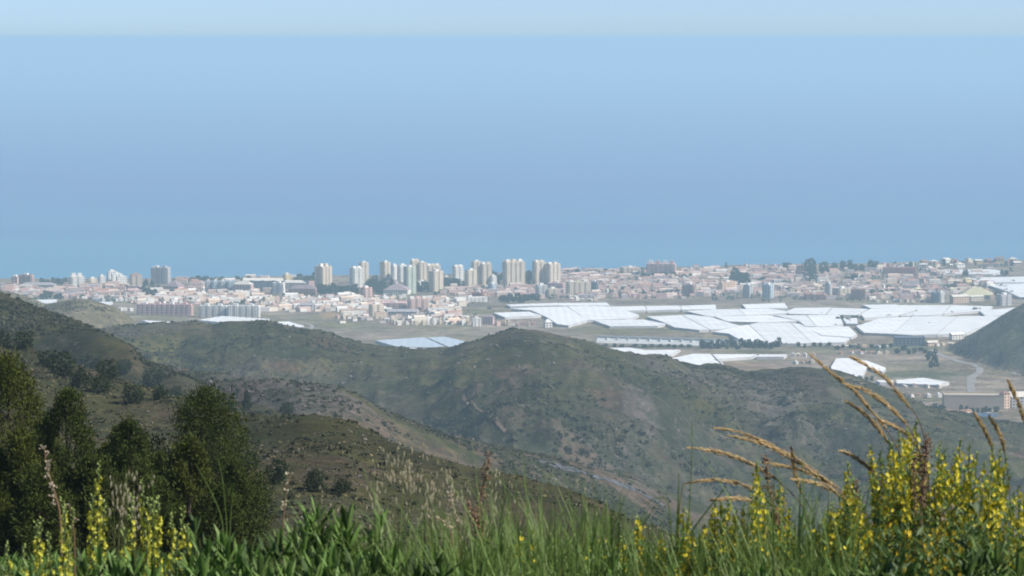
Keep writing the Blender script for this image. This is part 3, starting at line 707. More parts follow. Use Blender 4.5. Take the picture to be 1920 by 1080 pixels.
cluster("by the road below the biggest greenhouse", 1562, 1672, 652, 664, 2, 6, LIGHT + ['beige', 'grey', 'peach'], ('pale', 'terracotta'), (0, 1, 1), (5, 12), (4, 6), name='farmhouse', cat='farmhouse')
cluster("between river bed and bare right-hand hill", 1742, 1800, 645, 652, 1, 5, LIGHT + ['beige'], ('pale', 'brown'), (1, 0), (5, 10), (4, 6), name='farmhouse', cat='farmhouse')
cluster("in the gaps among the right greenhouses", 1600, 1720, 596, 597, 1, 6, LIGHT + ['grey', 'beige'], ('pale', 'grey'), (1, 0), (5, 9), (4, 6), name='farmhouse', cat='farmhouse')
# the mass of further roofs between the named houses, too small to tell apart
def filler():
    zones = [(0, 120, 540, 556, 40), (120, 260, 536, 562, 50), (240, 480, 545, 570, 80), (480, 700, 555, 585, 60), (640, 870, 560, 606, 80), (830, 1060, 540, 560, 50), (1050, 1300, 510, 560, 160), (1290, 1500, 505, 556, 130), (1500, 1700, 505, 562, 120), (1690, 1860, 505, 562, 60), (330, 600, 524, 548, 50)]
    V, Q, C = [], [], []
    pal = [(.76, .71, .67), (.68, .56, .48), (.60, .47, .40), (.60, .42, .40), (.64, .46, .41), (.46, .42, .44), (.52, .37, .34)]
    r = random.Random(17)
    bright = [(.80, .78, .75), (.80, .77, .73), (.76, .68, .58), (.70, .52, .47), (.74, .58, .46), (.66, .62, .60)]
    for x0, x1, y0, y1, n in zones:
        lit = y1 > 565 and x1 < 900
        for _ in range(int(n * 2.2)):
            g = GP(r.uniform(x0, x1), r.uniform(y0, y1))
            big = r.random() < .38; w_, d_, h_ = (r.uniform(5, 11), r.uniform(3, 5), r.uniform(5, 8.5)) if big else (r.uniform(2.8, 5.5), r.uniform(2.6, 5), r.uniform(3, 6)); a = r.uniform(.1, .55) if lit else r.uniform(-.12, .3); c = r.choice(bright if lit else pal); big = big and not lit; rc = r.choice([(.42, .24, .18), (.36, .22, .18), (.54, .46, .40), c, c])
            n0 = len(V); ca, sa = math.cos(a), math.sin(a); rise = r.choice((0, 0, 1.6))
            for (x, y, z) in ((-w_, -d_, -1), (w_, -d_, -1), (w_, d_, -1), (-w_, d_, -1), (-w_, -d_, h_), (w_, -d_, h_), (w_, d_, h_), (-w_, d_, h_), (-w_, 0, h_ + rise), (w_, 0, h_ + rise)):
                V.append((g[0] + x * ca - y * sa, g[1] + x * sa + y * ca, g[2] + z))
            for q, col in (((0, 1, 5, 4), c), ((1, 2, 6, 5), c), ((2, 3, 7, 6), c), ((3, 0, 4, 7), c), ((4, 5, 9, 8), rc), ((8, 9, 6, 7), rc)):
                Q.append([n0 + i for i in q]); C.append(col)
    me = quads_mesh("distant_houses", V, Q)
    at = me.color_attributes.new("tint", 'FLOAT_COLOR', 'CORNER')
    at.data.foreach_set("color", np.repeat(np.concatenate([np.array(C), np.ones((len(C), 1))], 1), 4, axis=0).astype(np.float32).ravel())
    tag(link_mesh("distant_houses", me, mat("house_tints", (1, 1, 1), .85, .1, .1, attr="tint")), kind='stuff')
filler()
def gardens():
    r = np.random.default_rng(31); V = []
    for x0, x1, y0, y1, n in [(0, 330, 538, 566, 110), (330, 720, 526, 582, 120), (700, 930, 540, 604, 80), (900, 1100, 532, 562, 60), (1050, 1320, 506, 560, 120), (1300, 1660, 502, 566, 170), (1640, 1900, 498, 566, 110)]:
        for _ in range(n):
            g = GP(r.uniform(x0, x1), r.uniform(y0, y1)); s_ = r.uniform(1.6, 4.2)
            for _k in range(9):
                d = r.normal(size=3); d /= np.linalg.norm(d); c = g + d * s_ * np.array((1, 1, .8)) + np.array((0, 0, s_ * .9))
                t_ = r.normal(size=3); t_ /= np.linalg.norm(t_); w2 = np.cross(t_, d + .01); L = s_ * .7
                V += [c - t_ * L, c + w2 * L * .7, c + t_ * L, c - w2 * L * .7]
    V = np.array(V); o = link_mesh("garden_greenery", quads_mesh("garden_greenery", V, np.arange(len(V)).reshape(-1, 4)), mat("garden_leaves", (.045, .062, .040), .8, .3, .2))
    tag(o, kind='stuff')
gardens()

# ------------------------------------------------------------------ greenhouses
PLASTIC = mat("greenhouse_plastic", (.87, .87, .87), .4, .11, .03, spec=.4, objvar=.05)
PLASTIC_BLUE = mat("greenhouse_plastic_blue", (.55, .62, .68), .3, .08, .02, spec=.5)
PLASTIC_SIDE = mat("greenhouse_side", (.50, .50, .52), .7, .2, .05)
def clip_x(poly, x, keep_less):
    out = []
    for i, a in enumerate(poly):
        b = poly[(i + 1) % len(poly)]
        ia, ib = (a[0] <= x) == keep_less, (b[0] <= x) == keep_less
        if ia: out.append(a)
        if ia != ib:
            t_ = (x - a[0]) / (b[0] - a[0]); out.append((x, a[1] + (b[1] - a[1]) * t_))
    return out
def greenhouse(label, pts, m=PLASTIC, hgt=3.2, span=10.0):
    cx_, cy_ = sum(p[0] for p in pts) / len(pts), sum(p[1] for p in pts) / len(pts)
    if 565 < cy_ < 645 and cx_ > 920: pts = [(x + max(-1, min(1, (x - cx_) / 12)) * 1.2, y + max(-1, min(1, (y - cy_) / 4)) * .9) for x, y in pts]
    w3 = np.array([GP(px, py, hgt) for px, py in pts])
    A = np.c_[w3[:, :2] - w3[:, :2].mean(0), np.ones(len(w3))]
    k, *_ = np.linalg.lstsq(A, w3[:, 2], rcond=None)
    mx, my = w3[:, 0].mean(), w3[:, 1].mean()
    root = empty("greenhouse", (mx, my, k[2] - hgt), label, 'greenhouse', 'white plastic greenhouses')
    zf = lambda x, y: k[0] * x + k[1] * y
    poly = [(p[0] - mx, p[1] - my) for p in w3]
    x0, x1 = min(p[0] for p in poly), max(p[0] for p in poly)
    n = max(2, int((x1 - x0) / span)); xs = [x0 + (x1 - x0) * i / (2 * n) for i in range(2 * n + 1)]
    V, Fc = [], []
    cur = poly
    for i in range(2 * n):
        sl_ = clip_x(clip_x(poly, xs[i], False), xs[i + 1], True)
        if len(sl_) < 3: continue
        b = len(V)
        for x, y in sl_:
            f_ = (x - xs[i]) / (xs[i + 1] - xs[i])
            V.append((x, y, hgt + zf(x, y) + .20 * (f_ if i % 2 == 0 else 1 - f_)))
        Fc.append(tuple(range(b, b + len(sl_))))
    ar = sum(a[0] * b[1] - b[0] * a[1] for a, b in zip(poly, poly[1:] + poly[:1]))
    if ar < 0: Fc = [f[::-1] for f in Fc]
    mesh_obj("roof", V, Fc, m, root)
    V, Fc = [], []
    for i, p in enumerate(poly):
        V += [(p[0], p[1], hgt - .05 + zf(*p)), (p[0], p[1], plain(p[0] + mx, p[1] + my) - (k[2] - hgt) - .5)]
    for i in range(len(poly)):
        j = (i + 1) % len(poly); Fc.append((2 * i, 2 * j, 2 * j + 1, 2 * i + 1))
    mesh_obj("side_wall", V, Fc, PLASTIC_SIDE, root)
    return root
GH = [
 ("thin white greenhouse strip furthest back below the wide pinkish tower", [(950, 571), (1045, 568.5), (1045, 572.5), (958, 574)]),
 ("thin white greenhouse strip furthest back below the long pale block", [(1048, 568.5), (1136, 568), (1143, 572.5), (1048, 573)]),
 ("large many-cornered white greenhouse sheet behind the low mound", [(960, 580), (1000, 577), (1100, 574.5), (1150, 575), (1197, 590), (1190, 593), (1172, 597), (1102, 599), (1065, 609), (1044, 607), (1026, 594), (998, 583)]),
 ("narrow white greenhouse strip left of the many-cornered sheet", [(926, 587), (990, 585), (1014, 591), (948, 594)]),
 ("long straight white greenhouse across the back, below the dark cube slab", [(1144, 575.5), (1340, 572.5), (1342, 579), (1165, 582)]),
 ("white greenhouse strip on the front of the low mound", [(1113, 601), (1205, 600), (1247, 607), (1232, 610), (1145, 611)]),
 ("large white greenhouse tapering to the right, beside the mound", [(1213, 594), (1296, 591), (1330, 595), (1387, 610), (1350, 617), (1310, 617.5), (1266, 613), (1246, 605)]),
 ("long white greenhouse in the middle, behind the tapering one", [(1288, 584), (1340, 581), (1440, 579.5), (1492, 586), (1405, 590.5), (1330, 592)]),
 ("narrow white greenhouse in front of the long middle one", [(1340, 594), (1436, 592), (1497, 601), (1430, 604), (1366, 602)]),
 ("small white greenhouse alone below the two white-ended slabs", [(1393, 571), (1470, 569.5), (1476, 577), (1400, 578)]),
 ("white greenhouse right of the long middle one, with a slanting right edge", [(1476, 583), (1492, 578), (1558, 577.5), (1546, 589), (1480, 588)]),
 ("white greenhouse between slanting edges, left of the roadside bushes", [(1562, 578), (1626, 580), (1606, 590), (1551, 589.5)]),
 ("white greenhouse with a dark notch, above the biggest lower sheet", [(1452, 592), (1572, 591.5), (1580, 606), (1562, 611), (1510, 611), (1497, 601)]),
 ("biggest white greenhouse sheet, at the front edge of the plain", [(1388, 612), (1424, 606), (1500, 607.5), (1516, 616), (1540, 630), (1592, 632), (1583, 641), (1500, 643), (1420, 643), (1390, 637), (1368, 626), (1338, 623)]),
 ("white greenhouse cut by dark lines right of the biggest sheet", [(1510, 614), (1590, 613.5), (1606, 626), (1594, 631), (1543, 629), (1522, 619)]),
 ("small white greenhouse beside the dark bushes at the plain's centre", [(1582, 598), (1606, 597), (1607, 606), (1588, 606)]),
 ("white greenhouse sheet at the back, left of the white narrow block", [(1640, 575), (1700, 573), (1718, 581), (1680, 592), (1622, 596), (1616, 589)]),
 ("thin white greenhouse behind the bushes near the violet rows", [(1618, 572), (1680, 571.5), (1690, 575), (1636, 578)]),
 ("wide white greenhouse under the pink hall", [(1704, 573), (1800, 573.5), (1860, 575), (1852, 581), (1745, 590), (1694, 592), (1722, 582)]),
 ("white greenhouse touching the bare right-hand hill", [(1838, 583), (1910, 577), (1900, 588), (1850, 593)]),
 ("huge white greenhouse sheet left of the bare right-hand hill", [(1650, 598), (1722, 594), (1850, 593.5), (1880, 594), (1850, 610), (1812, 624), (1760, 626.5), (1710, 627), (1622, 623), (1606, 611)]),
 ("white greenhouse half hidden behind the middle ridge, left of the windbreak", [(1138, 652), (1182, 652), (1210, 657), (1276, 655), (1264, 662), (1242, 673), (1190, 671)]),
 ("curved white greenhouse wrapping round a dark knoll", [(1256, 672), (1300, 664), (1420, 664.5), (1408, 669), (1336, 674), (1356, 680), (1346, 691), (1326, 702), (1300, 694), (1280, 686)]),
 ("thin white greenhouse right of the curved one", [(1424, 664.5), (1476, 664.5), (1470, 669), (1418, 669)]),
 ("rounded white greenhouse behind the tall grass plumes", [(1568, 672), (1590, 671), (1626, 688), (1616, 708), (1590, 705), (1560, 696), (1558, 688)]),
 ("slanting white greenhouse right of the rounded one", [(1611, 676), (1626, 676), (1661, 690), (1655, 697), (1640, 693)]),
 ("long low white greenhouse in the valley by the river bed", [(1680, 713), (1730, 708), (1780, 717), (1755, 721), (1682, 719)]),
 ("tiny white greenhouse left of the long low one", [(1642, 713), (1673, 713), (1676, 717), (1650, 717)]),
 ("white greenhouse showing in the dip of the left hill", [(58, 562), (107, 561.5), (92, 575), (72, 574)]),
 ("white greenhouse showing right of the left hump", [(156, 565), (212, 566), (190, 577), (175, 574)]),
 ("smaller left one of two white greenhouses on the left ridge line", [(219, 605), (241, 606), (273, 609), (246, 621), (225, 618)]),
 ("long thin white greenhouse on the left ridge line below the grey-violet block", [(266, 600.5), (300, 602), (356, 607), (352, 615), (300, 612)]),
 ("diamond-shaped white greenhouse below the striped block", [(371, 600), (416, 592.5), (506, 598), (442, 607)]),
 ("small white greenhouse right of the diamond-shaped one", [(516, 604), (540, 602.5), (570, 611), (546, 619)]),
 ("white greenhouse strip before the blue-grey pair", [(686, 650), (742, 652), (842, 653), (826, 668), (705, 664)]),
 ("left small white greenhouse below the right skyline villas", [(1744, 506.5), (1806, 505.5), (1800, 513), (1764, 514)]),
 ("right small white greenhouse below the right skyline villas", [(1814, 505.5), (1860, 504.5), (1882, 509), (1862, 513.5), (1816, 514)]),
 ("white greenhouse strip reaching the right edge above the bare hill", [(1812, 520.5), (2000, 517), (2000, 528.5), (1842, 530)]),
 ("big white greenhouse at the right edge above the bare hill", [(1848, 532.5), (2000, 530.5), (2000, 560), (1912, 557), (1890, 547)]),
]
SPLIT = {"large many-cornered": (1, 1.6), "biggest white": (2, 1.1), "huge white": (2, -1.2), "wide white greenhouse under": (1, -1.0), "large white greenhouse tapering": (1, 2.0), "long straight white": (2, .5), "long white greenhouse in the middle": (1, 1.4), "curved white": (1, 1.0), "white greenhouse with a dark notch": (1, 1.0), "big white greenhouse at the right edge": (1, 1.5)}
for lab, pts in GH:
    sp_ = next((v for k_, v in SPLIT.items() if lab.startswith(k_)), None)
    if not sp_: greenhouse(lab, pts); continue
    n_, sh_ = sp_
    q = [(x - sh_ * y, y) for x, y in pts]; xa, xb = min(p[0] for p in q), max(p[0] for p in q)
    for i in range(n_ + 1):
        l_, r_ = xa + (xb - xa) * i / (n_ + 1), xa + (xb - xa) * (i + 1) / (n_ + 1)
        c_ = clip_x(clip_x(q, l_ + (1.8 if i else -1), False), r_ - (1.8 if i < n_ else -1), True)
        if len(c_) > 2: greenhouse((("left part", "right part") if n_ == 1 else ("left part", "middle part", "right part"))[i] + " of the " + lab, [(x + sh_ * y, y) for x, y in c_])
greenhouse("left half of the pale blue greenhouse pair in the middle dip", [(704, 638), (796, 632.5), (836, 651), (746, 651)], PLASTIC_BLUE)
greenhouse("right half of the pale blue greenhouse pair in the middle dip", [(801, 632.5), (834, 631.5), (908, 648), (890, 653), (842, 650.5)], PLASTIC_BLUE)
# ------------------------------------------------------------------ tracks, river bed, viaduct, the works in the valley
def strip(name, pts, width, m, lift=.25, on_plain=False, kind='structure', step=9.0):
    w3 = [GP(px, py) if on_plain else G(px, py, ymin=60) for px, py in pts]
    path = []
    for a, b in zip(w3[:-1], w3[1:]):
        n = max(1, int(np.hypot(*(b - a)[:2]) / step))
        path += [a + (b - a) * i / n for i in range(n)]
    path.append(w3[-1]); path = np.array(path)
    for _ in range(3): path[1:-1] = (path[:-2] + 2 * path[1:-1] + path[2:]) / 4
    tg = np.gradient(path[:, :2], axis=0); tg /= np.linalg.norm(tg, axis=1)[:, None] + 1e-9
    nr = np.stack([-tg[:, 1], tg[:, 0]], 1)
    wv = width * (1 + (.35 if step > 5 else .8) * fbm(np.arange(len(path)) / 6.0, np.zeros(len(path)) + width, 2, 9))
    V, Q = [], []
    K = 4
    for j in range(K + 1):
        q = path[:, :2] + nr * (wv * (j / K - .5))[:, None]
        z = (Hplain if on_plain else Hgt)(q[:, 0], q[:, 1]) + lift
        V.append(np.c_[q, z])
    V = np.concatenate(V); n = len(path)
    for j in range(K):
        for i in range(n - 1): Q.append((j * n + i, (j + 1) * n + i, (j + 1) * n + i + 1, j * n + i + 1))
    o = link_mesh(name, quads_mesh(name, V, Q), m, smooth=True)
    tag(o, kind=kind)
    return o
GRAVEL = mat("river_gravel", (.25, .235, .235), .95, .35, .12); TRACK = mat("dirt_track", (.15, .11, .082), .95, .3, .2); ASPH = mat("pale_road", (.30, .29, .28), .9, .15, .1)
STREAM = mat("grey_stones", (.062, .066, .076), .95, .85, .25)
strip("river_bed", [(1748, 655), (1765, 667), (1792, 676), (1815, 683), (1850, 683), (1880, 690), (1905, 702), (1990, 710)], 9, GRAVEL, on_plain=True)
strip("river_bed", [(1822, 684), (1838, 690), (1836, 700), (1822, 706), (1820, 720), (1821, 740)], 9, GRAVEL, lift=.32, on_plain=True)
strip("dry_stream_bed", [(1000, 862), (1040, 874), (1085, 884), (1120, 895), (1160, 908), (1200, 922), (1240, 945)], 6, STREAM, step=4.0)
strip("dirt_track", [(868, 742), (885, 757), (905, 772), (925, 790), (948, 810)], 1.7, TRACK, lift=.5, step=3.0)
strip("road", [(540, 603), (575, 606), (588, 612), (580, 618)], 5, ASPH, on_plain=True)
strip("road", [(570, 622), (640, 618), (690, 610), (730, 612)], 5, ASPH, on_plain=True)
strip("road", [(1128, 645), (1180, 648), (1300, 648), (1400, 655)], 6, ASPH, on_plain=True)

def viaduct():
    a, b = GP(1120, 641), GP(1400, 648)
    d = b - a; L = np.hypot(d[0], d[1]); ang = math.atan2(d[1], d[0])
    root = empty("viaduct", tuple(a), "long pale road viaduct with evenly spaced piers below the low mound", 'viaduct', None, ang)
    top = 7.0
    deck = MB(); deck.box(0, L, -4, 4, top - 1.2, top, True); deck.build("deck", mat("viaduct_concrete", (.42, .43, .44), .9, .12, .1), root)
    for y0, y1 in ((-4.3, -4.004), (4.004, 4.3)):
        q = MB(); q.box(0, L, y0, y1, top - .6, top + 1.0, True); q.build("parapet", mat("viaduct_parapet", (.72, .72, .71), .9), root)
    pm = mat("viaduct_pier", (.80, .80, .79), .9)
    me = MB(); me.box(-.9, .9, -6.2, 3.4, -3, top - 1.204); me = me.mesh("pier", pm)
    n = int(L / 13)
    for i in range(n + 1):
        o = bpy.data.objects.new("pier", me); COL.objects.link(o); o.parent = root; o.location = (min(max(i * L / n, 1), L - 1), 0, d[2] * i / n)
    w_ = MB(); w_.v = [(.5, -4.1, top - 1.25), (L - .5, -4.1, top - 1.25), (L - .5, -12, -2), (.5, -12, -2), (.5, -3.8, -3), (L - .5, -3.8, -3)]; w_.f = [(0, 3, 2, 1), (0, 1, 5, 4), (0, 4, 3), (1, 2, 5)]; w_.build("retaining_wall", mat("viaduct_wall", (.62, .63, .64), .9, .2, .2), root)
viaduct()

AP2 = 'buildings of the works by the river bed'
block("long tan works hall with a pale roof edge by the river bed", 1768, 766, 112, 4, 741, -4, 'tan', False, windows=False, group=AP2, unit=12, cat='works hall', name='works_hall', depth=22, heads=0)
block("orange-pink tower house at the right end of the works hall", 1876, 767, 3, 13, 737, 25, 'peach', roof='hip', rmat='terracotta', rise=2, group=AP2, cat='house', name='house')
block("pale grey annex right of the orange-pink tower house", 1890, 764, 4, 60, 743, 10, 'grey', group=AP2, cat='works hall', name='works_hall', roof='gable', rmat='pale', rise=2, depth=16)
def crescent():
    root = empty("crescent_terrace", tuple(GP(1793, 778)), "salmon crescent of low terraced units in front of the works hall", 'terrace', AP2)
    wl, rf = WALL['peach'], ROOF['terracotta']
    for i in range(7):
        a = R(200 + 140 * i / 6 + 0); x, y = 13 * math.cos(a), 9 * math.sin(a) + 6
        q = MB(); q.box(-2.6, 2.6, -2.5, 2.5, -1, 4); o = q.build("unit", wl, root, (x, y, 0)); o.rotation_euler = (0, 0, a + R(90))
        q = MB(); q.roof(-2.9, 2.9, -2.9, 2.9, 4.004, 1.4, .4); o2 = q.build("roof", rf, o)
crescent()
pool_c = GP(1850, 779)
pv_, pf_ = [], []
for k in range(24):
    a = 2 * math.pi * k / 24; x, y = pool_c[0] + 11 * math.cos(a), pool_c[1] + 17 * math.sin(a)
    pv_.append((x, y, plain(x, y) + .6)); pf_.append(k)
tag(mesh_obj("pond", pv_, [pf_], mat("pond_water", (.10, .19, .33), .15, spec=.5)), kind='structure')
strip("pond_bank", [(1815, 782), (1835, 781), (1862, 772), (1874, 764)], 4, ASPH, lift=.5, on_plain=True)

# ------------------------------------------------------------------ vegetation made of many small leaf faces
LEAF = {n: mat("leaves_" + n, c, .8, .30, sc, spec=.08, translucent=.30) for n, c, sc in (("pine", (.052, .068, .017), 3.0), ("pine_light", (.070, .084, .018), 3.0), ("bush", (.040, .055, .026), 1.2), ("town", (.040, .060, .034), .4), ("scrub", (.072, .076, .046), .03), ("olive", (.092, .088, .050), .03))}
BARK = mat("bark", (.10, .075, .055), .95, .3, 2.0)
def leaf_cloud(r, blobs, n, lx, lw, up=0.3, shell=.55):
    """n leaf-sized quads spread through ellipsoids (cx, cy, cz, rx, ry, rz); denser towards each ellipsoid's skin"""
    vol = np.array([b[3] * b[4] * b[5] for b in blobs]) ** .67
    k = r.choice(len(blobs), n, p=vol / vol.sum())
    b = np.array(blobs)[k]
    d = r.normal(size=(n, 3)); d /= np.linalg.norm(d, axis=1)[:, None]
    rad = (shell + (1 - shell) * r.random(n)) * (1 + .14 * r.normal(size=n))
    c = b[:, :3] + d * b[:, 3:] * rad[:, None]
    t = d + r.normal(size=(n, 3)) * .7; t[:, 2] += up; t /= np.linalg.norm(t, axis=1)[:, None]
    s = np.cross(t, r.normal(size=(n, 3))); s /= np.linalg.norm(s, axis=1)[:, None] + 1e-9
    L = lx * (.6 + .8 * r.random(n))[:, None]; W = lw * (.6 + .8 * r.random(n))[:, None]
    V = np.stack([c - t * L * .5 - s * W * .35, c - t * L * .1 + s * W * .5, c + t * L * .5 + s * W * .12, c + t * L * .1 - s * W * .5], 1)
    return V.reshape(-1, 3), np.arange(4 * n).reshape(n, 4)
def limb(mb_v, mb_f, a, b, r0, r1, n=6):
    a, b = np.array(a, float), np.array(b, float); t = b - a; t /= np.linalg.norm(t) + 1e-9
    s = np.cross(t, (0.3, .9, .2)); s /= np.linalg.norm(s); q = np.cross(t, s); k = len(mb_v)
    for p, rr in ((a, r0), (b, r1)):
        for i in range(n):
            an = 2 * math.pi * i / n; mb_v.append(tuple(p + (s * math.cos(an) + q * math.sin(an)) * rr))
    for i in range(n): j = (i + 1) % n; mb_f.append((k + i, k + j, k + n + j, k + n + i))
def tree_meshes(seed, h, rx, kind, nleaf, lx, lw, leaf, cone=.5, lowest=.18):
    r = np.random.default_rng(seed); rr = random.Random(seed)
    V, Fc = [], []
    pts = [(0, 0, -.6)]
    for i in range(1, 6): pts.append((rr.uniform(-.04, .04) * h, rr.uniform(-.04, .04) * h, h * .93 * i / 5))
    for i in range(5): limb(V, Fc, pts[i], pts[i + 1], h * .03 * (1 - i / 6), h * .03 * (1 - (i + 1) / 6))
    blobs = []
    nb = 16
    for i in range(nb):
        f = lowest + (1 - lowest) * (i + .5) / nb
        wid = rx * ((1 - f) ** cone * 1.15 if kind == 'cone' else math.sqrt(max(.05, 1 - (2 * (f - .52)) ** 2)))
        a = i * 2.4 + rr.uniform(-.5, .5); k = rr.uniform(.35, .75)
        c = (math.cos(a) * wid * k, math.sin(a) * wid * k, h * f)
        limb(V, Fc, (0, 0, h * f * .85), c, h * .010, h * .003, 4)
        s = rx * rr.uniform(.32, .50) * (.6 + .5 * (1 - f))
        blobs.append((*c, s, s, s * rr.uniform(.8, 1.25)))
    blobs.append((0, 0, h * .95, rx * .22, rx * .22, h * .07))
    lv, lf = leaf_cloud(r, blobs, nleaf, lx, lw)
    tm = bpy.data.meshes.new("trunk"); tm.from_pydata(V, [], Fc); tm.materials.append(BARK)
    cm = quads_mesh("crown", lv, lf); cm.materials.append(leaf)
    return tm, cm
def plant_tree(name, label, cat, loc, meshes, group=None, rz=0.0, sc=(1, 1, 1), crown="crown", trunk="trunk"):
    e = empty(name, tuple(loc), label, cat, group, rz)
    for nm, me in ((trunk, meshes[0]), (crown, meshes[1])):
        o = bpy.data.objects.new(nm, me); COL.objects.link(o); o.parent = e; o.scale = sc
    return e

# trees of the town and the plain (shared shapes)
TREES = [tree_meshes(200 + i, 9.0, 4.6, 'round', 420, 1.5, 1.0, LEAF["town"], lowest=.12) for i in range(4)]
CYPR = tree_meshes(210, 13.0, 2.0, 'cone', 300, 1.2, .7, LEAF["town"], .35, .05)
tr = random.Random(23)
def belt(where, x0, x1, y0, y1, n, hpx, wpx, kind='dark tree', group=None, shape=None):
    lastx = None
    for i in range(n):
        px = x0 + (x1 - x0) * (i + .5) / n + tr.uniform(-.3, .3) * (x1 - x0) / n
        py = y0 + (y1 - y0) * tr.random()
        g = GP(px, py); s = g[1] / F
        h = hpx * tr.uniform(.75, 1.25) * s; wd = wpx * tr.uniform(.8, 1.25) * s
        me = TREES[i % 4] if shape is None else CYPR
        k = (wd / 9.2, wd / 9.2, h / 9.4) if shape is None else (wd / 4, wd / 4, h / 13)
        plant_tree("tree", "%s, %s from left, %s" % (kind, ORD[i] if i < 16 else ('seventeenth', 'eighteenth', 'nineteenth', 'twentieth', 'twenty-first', 'twenty-second')[i - 16], where), 'tree', g, me, group or ('trees ' + where), tr.uniform(0, 6), k)
belt("on the shore beside the dark striped slab", 72, 128, 531, 534, 7, 11, 12)
belt("at the foot of the beige block", 252, 292, 546, 556, 8, 12, 12)
belt("between the beige block and grey slab", 266, 286, 535, 537, 3, 12, 10)
belt("below the left low grey building", 76, 120, 556, 561, 7, 11, 11)
belt("on the shore above the blue-grey blocks", 325, 470, 527, 530, 15, 9, 14)
belt("on the shore left of the lone beige tower", 552, 592, 533, 538, 6, 20, 15)
belt("in the belt behind the small brick tower", 600, 668, 549, 556, 12, 18, 16)
belt("in the belt right of the small brick tower", 690, 722, 538, 552, 7, 20, 15)
belt("between the front towers of the cluster", 774, 808, 541, 547, 6, 15, 13)
belt("in front of the red-topped tower", 828, 872, 534, 538, 7, 14, 13)
belt("right of the stepped grey tower", 916, 948, 522, 530, 6, 16, 12)
belt("between the wide tower and twin tower", 978, 1002, 525, 532, 5, 20, 12)
belt("in the blue-green grove above the back greenhouses", 936, 1010, 562, 567, 12, 12, 15)
belt("on the shore behind the pale villas", 1052, 1215, 510, 516, 9, 9, 12)
belt("below the turreted hotel", 1202, 1300, 521, 527, 10, 10, 13)
belt("in the row above the long back greenhouse", 1200, 1285, 552, 558, 9, 9, 12)
belt("in the dark clump left of white-ended slabs", 1372, 1402, 524, 546, 8, 22, 17)
belt("above the two white-ended slabs", 1402, 1450, 526, 531, 6, 9, 13)
plant_tree("tree", "biggest dark tree on the skyline, rising above the rusty red block", 'tree', GP(1517, 520), TREES[0], 'skyline trees', 1.0, (3.0, 3.0, 3.6))
plant_tree("tree", "second biggest skyline tree, just right of the biggest one", 'tree', GP(1545, 514), TREES[1], 'skyline trees', 2.0, (2.6, 2.6, 2.3))
plant_tree("tree", "round flat skyline tree left of the rusty red block", 'tree', GP(1476, 505), TREES[2], 'skyline trees', 2.6, (2.4, 2.4, 1.3))
plant_tree("tree", "lower trunk-side tree under the biggest skyline tree", 'tree', GP(1524, 530), TREES[3], 'skyline trees', .6, (1.8, 1.8, 2.6))
belt("on the skyline right of the biggest trees", 1560, 1650, 504, 508, 7, 15, 16)
belt("in the dark patch below those skyline trees", 1586, 1622, 524, 528, 5, 10, 12)
belt("in the dark patch left of the round grey block", 1622, 1676, 549, 553, 6, 8, 12)
belt("among the right skyline villas", 1700, 1900, 497, 500, 10, 11, 8)
belt("below the small skyline greenhouses", 1772, 1812, 538, 545, 5, 11, 13)
belt("between the two small skyline greenhouses", 1806, 1816, 516, 518, 2, 11, 8)
belt("at the tip of the right small greenhouse", 1876, 1888, 515, 517, 2, 11, 9)
belt("in the windbreak above the curved greenhouse", 1312, 1462, 655, 650, 22, 15, 13)
belt("among the big greenhouses at centre", 1568, 1612, 598, 607, 5, 8, 9)
belt("right of the huge greenhouse's dark notch", 1824, 1840, 583, 585, 3, 8, 8)
belt("below the dark blue warehouse", 1680, 1760, 656, 668, 8, 9, 12)
belt("by the river bed bend", 1738, 1760, 672, 690, 4, 14, 14)
belt("around the rounded greenhouse", 1558, 1640, 712, 716, 7, 9, 11)
belt("left of the works hall", 1738, 1768, 770, 782, 5, 16, 16)
belt("in the works hall yard", 1800, 1872, 772, 774, 8, 11, 11)
belt("on the green strip below the viaduct", 1130, 1300, 650, 653, 12, 6, 12)
belt("at the edge of the biggest greenhouse", 1470, 1560, 648, 652, 6, 7, 9)
for px, py, h_, lab in ((1361, 507, 15, "lone dark cypress standing up on the shore right of the turreted hotel"), (1212, 499, 8, "small dark cypress left of the turreted hotel's roof"), (734, 548, 26, "tall dark cypress right of the greenish white tower")):
    g = GP(px, py); plant_tree("cypress", lab, 'tree', g, CYPR, 'cypresses in the town', 0, (h_ * .2 * g[1] / F / 1.6, h_ * .2 * g[1] / F / 1.6, h_ * g[1] / F / 13))

belt("in the gaps of the greenhouse patchwork", 1470, 1860, 588, 622, 14, 5, 8)
belt("along the road under the biggest greenhouse", 1560, 1680, 648, 668, 9, 7, 10)
